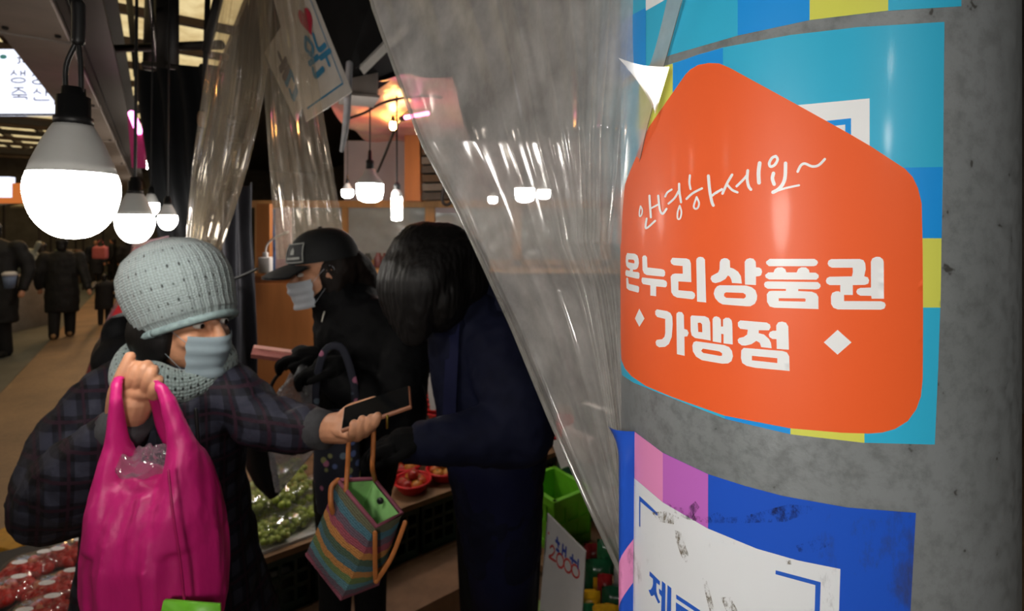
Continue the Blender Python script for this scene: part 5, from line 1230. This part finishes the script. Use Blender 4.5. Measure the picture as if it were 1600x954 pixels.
# ---- phone and striped crochet bag in the other hand
ph = thing('phone', 'dark smartphone with a pinkish case held flat in the hand', 'phone', (PHa+PHb)/2)
ax = (PHb-PHa).normalized(); sd = Vector((-.12, .93, .3)); sd = (sd-ax*sd.dot(ax)).normalized(); nn = ax.cross(sd)
if nn.z < 0: nn = -nn
RB = Matrix((ax, sd, nn)).transposed(); pc_ = (PHa+PHb)/2+nn*.004
mk('case', box(pc_, (.135, .07, .009), rot=RB, bev=.003), M('pink_phone_case', 'a06a50', .4, var=.05), ph)
mk('screen', box(pc_+nn*.0052, (.128, .064, .0015), rot=RB), M('phone_glass', '0a0d10', .08, var=0, spec=.7), ph, smooth=False)
mk('charm', tube([pc_-sd*.035+ax*.02, pc_-sd*.037+ax*.02-Vector((0, 0, .02))], .003, n=6, smooth=False), M('brass', 'b89a4a', .3, metal=1), ph)
def crochet():
    x = N('striped_crochet'); tc = x.n('TexCoord'); sp = x.n('SeparateXYZ'); x.l(tc.outputs['UV'], sp.inputs[0])
    nz = x.noise(5, 2, coord='UV'); st = x.n('Math', operation='MULTIPLY_ADD'); st.inputs[1].default_value = .06; x.l(nz, st.inputs[0]); x.l(sp.outputs[1], st.inputs[2])
    cs = ['8a4a5a', '6a5a66', '5c8a94', '6f8450', 'c98a4a', '4f7480', '4e6450', 'c98a4a', 'a6505e', '6e5a68', '4d7a8a', '6a6a50']
    stops = [(i/len(cs), lin(c)) for i, c in enumerate(cs)]
    col = x.ramp(st.outputs[0], stops, 'CONSTANT')
    mp = x.n('Mapping'); mp.inputs['Scale'].default_value = (34, 40, 1); x.l(tc.outputs['UV'], mp.inputs[0])
    vo = x.n('TexVoronoi'); vo.inputs['Scale'].default_value = 1; vo.inputs['Randomness'].default_value = .3; x.l(mp.outputs[0], vo.inputs[0])
    mx = x.n('MixRGB', blend_type='MULTIPLY'); mx.inputs[0].default_value = .7; x.l(col, mx.inputs[1]); x.l(x.ramp(vo.outputs[0], [(.2, (1, 1, 1, 1)), (.8, (.35, .35, .35, 1))]), mx.inputs[2])
    x.l(mx.outputs[0], x.b.inputs['Base Color']); x.b.inputs['Roughness'].default_value = .9; x.bump(vo.outputs[0], .8, .004); x.t.nodes['Bump'].invert = True; return x.m
MAT['crochet'] = crochet(); MAT['leather'] = M('tan_leather', 'b06a35', .5, var=.15); MAT['lining'] = M('green_lining', '8fc678', .7, var=.12, vs=30, bump=.4, bs=30)
A_, B_, C_, D_ = P(528, 750, 1.0), P(588, 822, .95), P(628, 802, 1.0), P(584, 747, 1.06)
a_, b_, c_, d_ = P(477, 868, 1.0), P(532, 938, .96), P(592, 914, 1.0), P(545, 850, 1.05)
cbag = thing('crochet_bag', 'striped multicolour crochet bag with green lining hanging from the phone hand', 'bag', b_)
def wallf(q, u, v, bul, nrm):
    b = math.sin(u*PI)*math.sin(v*PI); return bil(q, u, v)+nrm*(bul*b)
cen = (A_+B_+C_+D_+a_+b_+c_+d_)/8
for q in ((a_, b_, B_, A_), (b_, c_, C_, B_), (c_, d_, D_, C_), (d_, a_, A_, D_)):
    m_ = sum(q, Vector())/4; nrm = (m_-cen).normalized()
    mk('panel', grid(lambda u, v: wallf(q, u, v, .014, nrm), 24, 30), MAT['crochet'], cbag)
    mk('lining', grid(lambda u, v: wallf(q, .03+.94*u, .45+.54*v, .004, nrm)-nrm*.005, 12, 12), MAT['lining'], cbag)
mk('base', loft([[a_, b_, c_, d_], [p+Vector((0, 0, .006)) for p in (a_, b_, c_, d_)]]), MAT['crochet'], cbag, smooth=False)
mk('rim', tube([A_, B_, C_, D_, A_], .004, n=8, smooth=False, rnd=False), MAT['crochet'], cbag)
mk('strap', tube([P(586, 832, .935), P(586, 875, .94), P(587, 908, .95)], .0045, n=8, flat=(1, .4), up=(1, 0, 0)), MAT['leather'], cbag)
mk('strap', tube([P(588, 908, .948), P(612, 870, .955), P(633, 816, .965)], .0045, n=8, flat=(1, .4), up=(1, 0, 0)), MAT['leather'], cbag)
mk('strap', tube([A_, P(518, 760, .99), P(517, 785, .98), P(520, 800, .985)], .005, n=8), MAT['leather'], cbag)
for (p, q) in ((A_.lerp(B_, .22), (544, 690)), (D_.lerp(C_, .05), (583, 684))):
    mk('handle', tube([p, P(q[0]-1, 730, 1.0), P(q[0], q[1]+20, 1.0), P(q[0]+1, q[1]-14, 1.005)], .0048, n=8), MAT['leather'], cbag)
mk('clasp', ellipsoid(P(594, 782, 1.02), (.007, .004, .007), n=10, m=6), MAT['black'], cbag)

# ---- the shopper in the black cap
f2 = frame((-.9, -.42, -.14)); h2 = P(508, 421, 1.710)
p2 = thing('person', 'person in a black cap and mask wearing a black padded jacket', 'person', (h2.x+.1, 1.77, 0))
pr, L2, B2_ = head_bits(h2, f2)
tx = P(590, 600, 1.770).x
sN, eN, wN = P(628, 545, 1.670), P(628, 665, 1.600), P(505, 572, 1.550)
sF, eF, wF = P(560, 545, 1.870), P(520, 640, 1.820), P(472, 560, 1.690)
tors2 = [(.78, .1, .1, -.08), (1.0, .118, .11, -.05), (1.15, .14, .115, -.015), (1.3, .165, .12, 0), (1.4, .14, .1, -.02), (1.46, .07, .06, -.05)]
body = pr+[loft([ering(Vector((tx+dx, 1.77, z)), rx, ry, .25) for z, rx, ry, dx in tors2]), tube([sN, eN], [.05, .042]), tube([eN, wN], [.042, .03]), tube([sF, eF], [.05, .042]), tube([eF, wF], [.042, .03])]
hip2 = Vector((tx-.085, 1.77, .84))
for s in (-1, 1): body.append(tube([hip2+Vector((s*.06, 0, 0)), hip2+Vector((s*.06, 0, -.4)), hip2+Vector((s*.06, 0, -.78))], [.055, .045, .035]))
mk('body', fuse(body, .005, 3), MAT['skin'], p2)
face_parts(p2, h2, f2, MAT['mask'])
mk('hair', wrinkle(fuse([ellipsoid(L2(0, -.04, .0), (.085, .075, .09), B2_), tube([L2(.0, -.08, .0), L2(.02, -.12, -.05), L2(.02, -.13, -.12)], [.06, .05, .03]), ellipsoid(L2(-.065, -.015, -.02), (.02, .04, .07), B2_), ellipsoid(L2(.065, -.015, -.02), (.02, .04, .07), B2_)], .007, 2), .006, 30), MAT['hairb'], p2)
capm = M('black_cap_cotton', '0e0f11', .75, var=.2, vs=40, bump=.2, bs=150)
def capf(u, v):
    q = u*2*PI; t = v*PI/2; R = math.cos(t)**.75 if v < 1 else 0
    return L2(.097*R*math.cos(q), -.004+.113*R*math.sin(q), .034+.105*math.sin(t)**1.05*(1+.0*math.sin(q)))
cp = mk('cap', grid(capf, 60, 20), capm, p2)
def brim(u, v):
    t = (u-.5)*2.3; e = v*.085*math.cos(t*.55)**.8; x = math.sin(t)*(.093+.2*e); y = math.cos(t)*(.108)+e
    return L2(x, y, .036-.16*max(0, e)*1.9-.5*x*x*2.4+.012*v*(1-v))
g = grid(brim, 30, 10); g2 = ([p-f2[2]*.006 for p in g[0]], [f[::-1] for f in g[1]])
mk('visor', join([g[:2], g2]), capm, cp)
mk('button', ellipsoid(L2(0, -.004, .14), (.008, .008, .005), B2_, 10, 6), capm, cp)
# embroidered patch on the cap front
def patch(u, v, o=.0035): 
    q = PI/2+(.5-u)*.85+.5; p = capf(q/(2*PI), .06+.36*v); n = (p-L2(0, 0, .05)).normalized(); return p+n*o
pt = mk('patch', grid(lambda u, v: patch(u, v, .004), 14, 8), M('patch_cloth', '202226', .7), cp)
gry = M('patch_thread', '9a9c98', .7)
mk('patch_border', tube([patch(u, v, .006) for u, v in ([(i/8, 0) for i in range(9)]+[(1, i/5) for i in range(1, 6)]+[(1-i/8, 1) for i in range(1, 9)]+[(0, 1-i/5) for i in range(1, 6)])], .0022, n=6, k=2, rnd=False), gry, pt)
mk('patch_emblem', grid(lambda u, v: patch(.38+.2*u, .42+.4*v*(1-abs(u-.5)), .0062), 6, 6), gry, pt)
mk('patch_lettering', grid(lambda u, v: patch(.12+.76*u, .16+.12*v, .0062), 12, 2), gry, pt)
jk = [loft([ering(Vector((tx+dx, 1.77, z)), rx+.03, ry+.03, .25) for z, rx, ry, dx in [(.72, .1, .1, -.085)]+tors2[:-1]+[(1.45, .085, .08, -.04)]]),
      tube([sN+Vector((0, .04, .02)), sN.lerp(eN, .5), eN], [.09, .082, .076]), tube([eN, eN.lerp(wN, .5), wN.lerp(eN, .12)], [.076, .066, .05]), tube([sF, sF.lerp(eF, .5), eF], [.085, .08, .072]), tube([eF, eF.lerp(wF, .5), wF], [.072, .062, .045]),
      tube([L2(0, -.05, -.22), L2(0, -.035, -.14), L2(0, -.025, -.085)], [.12, .095, .085]), ellipsoid(L2(0, -.1, -.13), (.1, .06, .07), B2_)]
jo = mk('padded_jacket', wrinkle(fuse(jk, .009, 4), .008, 13), MAT['jacket_b'], p2)
mk('zip_pull', tube([P(507, 487, 1.630), P(503, 502, 1.620)], .003, n=6, smooth=False), M('pale_zip', 'a8a49a', .4, metal=.6), jo)
def glove(root, wr, base, dirv, name='glove'):
    dirv = Vector(dirv).normalized(); sdv = dirv.cross(Vector((0, 0, 1))).normalized(); upv = sdv.cross(dirv); b = Vector(base)
    pcs = [tube([wr, b-dirv*.02, b+dirv*.03], [.032, .034, .036]), ellipsoid(b+dirv*.035, (.036, .036, .024))]
    for i, (o_, ln) in enumerate(((-.03, .06), (-.01, .07), (.011, .066), (.03, .052))):
        p = b+dirv*.05+sdv*o_; pcs.append(chain([p, p+dirv*ln*.5-upv*.004, p+dirv*ln*.8-upv*.02, p+dirv*ln*.78-upv*.042], .0125, .0095))
    pcs.append(chain([b+sdv*-.03, b+sdv*-.05+dirv*.03-upv*.01, b+sdv*-.045+dirv*.06-upv*.02], .013, .01))
    return mk(name, fuse(pcs, .003, 2), MAT['glovem'], root)
MAT['glovem'] = M('black_knit_glove', '0c0c0d', .9, spec=.15, var=.25, vs=60, bump=.4, bs=120)
glove(p2, wF, P(490, 557, 1.67), (-1, -.2, .02)); glove(p2, wN, P(522, 574, 1.54), (-1, -.15, -.1))
for s in (-1, 1):
    ft = (tx-.085+s*.06, 1.77+.03*s); legs_shoes(p2, .84, [(hip2+Vector((s*.06, 0, -.02)), hip2+Vector((s*.06, 0, -.4)), ft)], .065); shoe(p2, ft, (f2[1].x, f2[1].y))
o = thing('wallet', 'pinkish flat wallet held out by the black glove', 'wallet', P(425, 560, 1.630))
mk('cover', slab([P(392, 553, 1.650), P(462, 562, 1.630), P(460, 550, 1.670), P(396, 540, 1.710)], Vector((0, 0, -.012))), M('pink_wallet', 'a8615a', .5), o, smooth=False)
mk('flap', slab([P(396, 545, 1.690), P(460, 553, 1.660), P(459, 548, 1.690), P(397, 540, 1.720)], Vector((0, 0, .004))), M('pale_pink_flap', 'd49a8c', .5), o, smooth=False)
# floral tote over the near forearm
def floral():
    x = N('dark_floral_print'); tc = x.n('TexCoord'); vo = x.n('TexVoronoi'); vo.inputs['Scale'].default_value = 34; x.l(tc.outputs['Object'], vo.inputs[0])
    cells = x.ramp(vo.outputs['Color'], [(0, lin('5a6a9a')), (.4, lin('b06a86')), (.55, lin('6a7a8a')), (.7, lin('8a8a5a'))], 'CONSTANT')
    mx = x.n('MixRGB'); x.l(x.ramp(vo.outputs['Distance'], [(.28, (1, 1, 1, 1)), (.38, (0, 0, 0, 1))]), mx.inputs[0]); mx.inputs[1].default_value = lin('20222f'); x.l(cells, mx.inputs[2])
    x.l(mx.outputs[0], x.b.inputs['Base Color']); x.b.inputs['Roughness'].default_value = .8; return x.m
MAT['floral'] = floral()
fb_ = thing('tote_bag', 'dark floral cloth tote hanging over the black sleeve', 'bag', P(530, 800, 1.520))
mk('sack', wrinkle(loft([ering(P(527, py, 1.52), rx, ry) for py, rx, ry in ((805, .03, .02), (795, .06, .035), (740, .066, .04), (680, .064, .038), (645, .06, .028))], cap=True), .006, 14), MAT['floral'], fb_)
for dy in (-.05, .1):
    mk('handle', tube([P(495, 655, 1.520), P(494, 600, 1.530+dy*.6), P(508, 548, 1.530+dy), P(535, 545, 1.540+dy), P(553, 600, 1.530+dy*.6), P(556, 655, 1.520)], .011, n=10, flat=(1, .3), up=(1, 0, 0)), MAT['floral'], fb_)
# plastic bag between the shoppers
pbg = thing('plastic_bag', 'grey translucent plastic carrier bag held between the two shoppers', 'plastic bag', P(432, 768, 1.590))
def pbag(u, v):
    q = u*2*PI; y = 768-183*v
    wl = itp([(585, 455), (610, 436), (640, 428), (690, 418), (730, 424), (768, 430)], y); wr = itp([(585, 482), (610, 490), (640, 492), (690, 505), (730, 470), (768, 438)], y)
    p = P((wl+wr)/2, y, 1.59); hw = (wr-wl)/2/F*1.59; n = .012*noise.noise(Vector((math.cos(q)*2.2, math.sin(q)*2.2, v*6)))
    return p+Vector(((hw+n)*math.cos(q), (hw*.5+n)*math.sin(q), n))
mk('film', grid(pbag, 48, 40), MAT['bagfilm'], pbg)
mk('handle', tube([P(462, 590, 1.590), P(470, 575, 1.600), P(478, 566, 1.630), P(476, 590, 1.610)], .008, n=8, flat=(1, .5)), MAT['bagfilm'], pbg)
bk = thing('black_bag', 'black plastic bag hanging in front of the grapes', 'plastic bag', P(408, 775, 1.670))
mk('sack', wrinkle(loft([ering(P(cx, py, 1.67), rx, .03) for py, cx, rx in ((772, 428, .012), (755, 418, .035), (730, 410, .045), (700, 405, .045), (670, 408, .04), (640, 415, .03))]), .006, 18), MAT['black'], bk)
mk('handle', tube([P(410, 645, 1.670), P(425, 600, 1.670), P(440, 580, 1.670), P(455, 565, 1.670)], .006, n=8), MAT['black'], bk)

# ---- the vendor with long black hair
f3 = frame((-.72, -.12, -.68)); h3 = P(668, 440, 1.42)
p3 = thing('person', 'person with long black hair bending forward in a navy jacket and apron', 'person', (P(765, 600, 1.45).x, 1.45, 0))
pr, L3, B3_ = head_bits(h3, f3)
px3 = lambda px: P(px, 0, 1.47).x
tr3 = [(.74, 784, .085, .1), (.9, 779, .1, .11), (1.05, 774, .12, .12), (1.2, 770, .14, .125), (1.33, 762, .14, .12), (1.42, 745, .12, .1), (1.5, 728, .075, .07)]
sN3, eN3, wN3 = P(778, 560, 1.34), P(815, 672, 1.28), P(662, 688, 1.22)
sF3, eF3, wF3 = P(728, 560, 1.58), P(735, 680, 1.56), P(640, 700, 1.5)
body = pr+[loft([ering(Vector((px3(c), 1.47, z)), rx, ry, .2) for z, c, rx, ry in tr3]), tube([L3(0, -.03, -.12), P(735, 475, 1.46)], [.055, .07]), tube([sN3, eN3], [.05, .042]), tube([eN3, wN3], [.042, .03]), tube([sF3, eF3], [.05, .042]), tube([eF3, wF3], [.042, .03])]
hip3 = Vector((px3(780), 1.47, .84))
for s in (-1, 1): body.append(tube([hip3+Vector((s*.055, 0, 0)), hip3+Vector((s*.055, 0, -.4)), hip3+Vector((s*.055, 0, -.78))], [.05, .042, .035]))
mk('body', fuse(body, .005, 3), MAT['skin'], p3)
face_parts(p3, h3, f3)
hairp = [ellipsoid(L3(0, -.015, .03), (.1, .115, .1), B3_), ellipsoid(P(690, 402, 1.43), (.105, .11, .098)), ellipsoid(P(665, 402, 1.42), (.1, .105, .1)), ellipsoid(P(712, 418, 1.43), (.095, .1, .095)), ellipsoid(P(715, 440, 1.43), (.09, .1, .1)), ellipsoid(P(650, 440, 1.40), (.085, .11, .12)), ellipsoid(P(690, 460, 1.36), (.075, .08, .1))]
for i in range(16):
    t_ = i/15; x0, x2 = 612+105*t_, 606+100*t_; y2 = 492+44*math.sin(min(1, t_*1.25)*PI); dy = -.03-.09*math.sin(t_*PI)
    hairp.append(tube([P(x0+22, 385+10*t_, 1.42+dy*.6), P(x0-6+8*t_, 440, 1.41+dy), P(x2, y2, 1.42+dy)], [.04, .032, .01], n=10))
mk('hair', wrinkle(fuse(hairp, .005, 6), .0022, 45, (2.4, 2.4, .25)), MAT['hair'], p3)
jk = [loft([ering(Vector((px3(c), 1.47, z)), rx+.025, ry+.03, .2) for z, c, rx, ry in tr3]), tube([sN3+Vector((-.01, .05, .02)), sN3.lerp(eN3, .5)+Vector((.02, 0, 0)), eN3], [.1, .095, .085]), tube([eN3, eN3.lerp(wN3, .5)+Vector((0, 0, -.005)), wN3], [.085, .068, .048]), tube([sF3, sF3.lerp(eF3, .5), eF3], [.09, .082, .072]), tube([eF3, wF3], [.07, .045])]
jo = mk('navy_jacket', wrinkle(fuse(jk, .009, 4), .007, 13), MAT['jacket_n'], p3)
mk('hood', wrinkle(fuse([ellipsoid(P(760, 455, 1.5), (.1, .1, .055)), ellipsoid(P(715, 500, 1.42), (.055, .09, .05)), ellipsoid(P(790, 480, 1.46), (.06, .08, .05))], .009, 4), .006, 16), MAT['jacket_n'], jo)
ap = [loft([ering(Vector((px3(c)-.005, 1.465, z)), rx, ry, .2) for z, c, rx, ry in ((.63, 788, .092, .12), (.75, 786, .1, .125), (.9, 783, .112, .135), (1.02, 778, .135, .15), (1.1, 772, .16, .16))])]
mk('apron', wrinkle(ap[0], .008, 11, (1.5, 1.5, .4)), MAT['apron'], p3)
mk('apron_bib', grid(lambda u, v: P(690+20*u+8*v, 690-185*v, 1.33-.03*u+.03*v), 8, 16), MAT['apron'], p3)
glove(p3, wN3, P(648, 690, 1.21), (-1, -.1, -.05)); glove(p3, wF3, P(625, 702, 1.5), (-1, -.1, -.05))
for s in (-1, 1):
    ft = (px3(784)+s*.055, 1.47+.03*s); legs_shoes(p3, .84, [(hip3+Vector((s*.055, 0, -.02)), hip3+Vector((s*.055, 0, -.4)), ft)], .06); shoe(p3, ft, (-1, -.1))

# ---- passers-by along the street
def passer(px, feet_y, hpx, label, coatcol, face, trousers='141416', stride=.1, coatlen=.42, hairc='141212', arm=(0, 0), armout=None, shoecol=None, width=1.0, extra=None):
    g = G(px, feet_y, 0); H = hpx*g.y/F; k = H/1.65; fr = frame(face); r, f, u = fr
    t = thing('person', label, 'person', g)
    Lc = lambda x, y, z: g+(r*x+f*y)*k+Vector((0, 0, z*k))
    skinp = [ellipsoid(Lc(0, .01, 1.54), (.07*k, .085*k, .1*k), basis(r, f, u), 12, 8), tube([Lc(0, 0, 1.46), Lc(0, -.01, 1.36)], .05*k, n=8)]
    ctp = [loft([[Lc(rx*width*math.cos(q), ry*math.sin(q), z) for q in [i*2*PI/16 for i in range(16)]] for z, rx, ry in ((coatlen, .2, .15), (.8, .2, .15), (1.05, .19, .14), (1.3, .2, .13), (1.4, .14, .1), (1.45, .06, .06))])]
    hands = []
    for s in (-1, 1):
        sh_ = Lc(s*.2*width, 0, 1.34)
        if armout and armout[0] == s: el, wr = sh_.lerp(armout[1], .5)+Vector((0, 0, -.02)), armout[1]
        else: el, wr = Lc(s*.27*width, -.02+s*arm[0], 1.08), Lc(s*.26*width, .06+s*arm[1], .84)
        ctp.append(tube([sh_, el, wr], [.085*k, .07*k, .05*k], n=10)); skinp.append(tube([el, wr, wr+(wr-el).normalized()*.09*k], [.03*k, .03*k, .035*k], n=8))
    lg = []
    for s in (-1, 1):
        ft = Lc(s*.09, s*stride, .06); lg.append((Lc(s*.09, 0, .8), Lc(s*.09, s*stride*.5+.02, .45), ft))
        skinp.append(tube([Lc(s*.09, 0, .85), Lc(s*.09, s*stride*.5+.02, .45), ft], [.07*k, .05*k, .035*k], n=8))
    skinp.append(ellipsoid(Lc(0, 0, 1.1), (.12*k, .09*k, .3*k), basis(r, f, u), 10, 8))
    mk('body', fuse(skinp, .02*k, 1), MAT['skin'], t)
    mk('coat', wrinkle(fuse(ctp, .022*k, 2), .01*k, 9), M('coat_%d_%d' % (px, feet_y), coatcol, .7, var=.2, vs=6), t)
    tm = M('trouser_%d_%d' % (px, feet_y), trousers, .8)
    sm = M('shoes_%d_%d' % (px, feet_y), shoecol or '1a1918', .6)
    for hp, kn, ft in lg:
        mk('trouser_leg', tube([hp, kn, ft], [.1*k, .085*k, .07*k], n=12), tm, t)
        mk('shoe', fuse([ellipsoid(ft+f*.05*k+Vector((0, 0, -.02*k)), (.05*k, .13*k, .045*k), basis(r, f, u), 12, 8), ellipsoid(ft-f*.02*k, (.05*k, .06*k, .06*k), basis(r, f, u), 12, 8)], .016*k, 1), sm, t)
    mk('hair', fuse([ellipsoid(Lc(0, -.02, 1.57), (.085*k, .095*k, .095*k), basis(r, f, u), 12, 8), ellipsoid(Lc(0, -.05, 1.5), (.075*k, .06*k, .09*k), basis(r, f, u), 12, 8)], .016*k, 1), M('hair_%d_%d' % (px, feet_y), hairc, .5), t)
    return t, Lc
AW = (-.57, .82, 0)
ch_g = G(163, 506, 0)
passer(97, 527, 156, 'adult in a long black coat holding the hand of a child', '121213', AW, shoecol='b08a60', armout=(1, P(138, 450, 8.0)), width=1.1)
passer(163, 506, 78, 'small child in a dark hooded jacket led by the hand', '141418', AW, armout=(-1, P(140, 452, 8.1)), coatlen=.5, width=1.25)
t, Lc = passer(66, 497, 118, 'person in dark jacket and blue jeans beside the adult in black', '1a1c22', AW, trousers='3a4d6e')
passer(-14, 560, 215, 'person in black half cut off at the street side with a paper cup', '0f0f10', (.3, -.95, 0), width=1.3)
passer(150, 446, 72, 'person in a navy coat carrying a pink bag in the distance', '181c26', (.5, -.86, 0)); passer(176, 442, 70, 'distant person in black standing by the far stall', '101012', (-.8, -.5, 0)); passer(200, 448, 76, 'distant person in a dark coat behind the hat of the shopper', '15161a', AW)
o = mk('hand_bag', fuse([box(P(157, 395, 12.2), (.35, .12, .3), bev=.03), tube([P(150, 386, 12.2), P(157, 374, 12.2), P(164, 386, 12.2)], .02)], .03, 1), M('rose_bag', 'a85a62', .6)); tag(o, 'rose coloured handbag carried by a distant passer-by', 'bag')
o = mk('shoulder_bag', wrinkle(fuse([ellipsoid(P(44, 410, 8.3), (.16, .14, .24)), tube([P(52, 395, 8.3), P(62, 378, 8.3)], .03)], .03, 1), .02, 6), M('pale_shopping_bag', '8f958c', .6)); tag(o, 'pale shopping bag carried at the side of the person in jeans', 'bag')
cu = thing('paper_cup', 'white paper cup with lid held at the street side', 'cup', P(15, 452, 6.5))
mk('cup', lathe([(.05, 0), (.07, .16)], P(15, 450, 6.5), 14), M('cup_blue', '6a7a98', .5), cu); mk('lid', lathe([(.075, .16), (.075, .19), (.05, .21)], P(15, 450, 6.5), 14), card, cu)
# stalls on the far side of the street
STC = ['8a6a58', 'a59a90', '6a7a5a', '8f5a50', 'b3a58a', '5a6068']
for k, (px, fy, w_, h_, d_) in enumerate([(32, 492, .8, .95, .8), (-30, 520, .9, .9, .8), (98, 443, .9, .9, .8), (225, 440, 1.2, .9, .8), (52, 460, .9, .9, .8), (-30, 470, .9, 1.0, .8)]):
    g = G(px, fy, 0)
    t = thing('street_stall', ['pale counter beside the person with the cup', 'pale counter at the near street edge', 'far stall table with bowls behind the child', 'far stall table beyond the bulbs', 'far stall behind the adult in black', 'far stall under the orange sign'][k], 'stall', g)
    mk('counter', box(g+Vector((0, d_/2, h_/2)), (w_, d_, h_), ANG-.6, bev=.01), M('counter_%d' % k, ['9a928a', '8f8880', '7a6a58', '75685a', '6a5f55', '5f5850'][k], .6, var=.2, vs=4), t)
    mk('counter_top', box(g+Vector((0, d_/2, h_+.015)), (w_+.06, d_+.06, .03), ANG-.6), M('ctop_%d' % k, 'b0aaa2', .5), t, smooth=False)
    if k >= 2:
        mk('awning', box(g+Vector((0, d_/2, 2.35)), (w_+.1, d_+.2, .05), rot=Matrix.Rotation(ANG-.6, 3, 'Z') @ Matrix.Rotation(.2, 3, 'X')), M('awning_%d' % k, STC[k], .7), t, smooth=False)
        for s in (-1, 1): mk('pole', tube([g+Vector((s*w_/2, d_+.2, 0)), g+Vector((s*w_/2, d_+.2, 2.4))], .025, n=8, smooth=False), MAT['dark'], t)
    for j in range(5):
        o = mk('goods_tub', lathe([(.05, 0), (.1, .01), (.13, .12), (.11, .12), (.09, .03), (.01, .05)], g+Vector(((j-2)*w_*.17, d_*.3+.12*(j % 2), h_+.03)), 12), M('tub_%d_%d' % (k, j), STC[(k+j) % 6], .5)); tag(o, 'tub of goods on the '+t['label'], 'tub', 'tubs on the far street stalls')
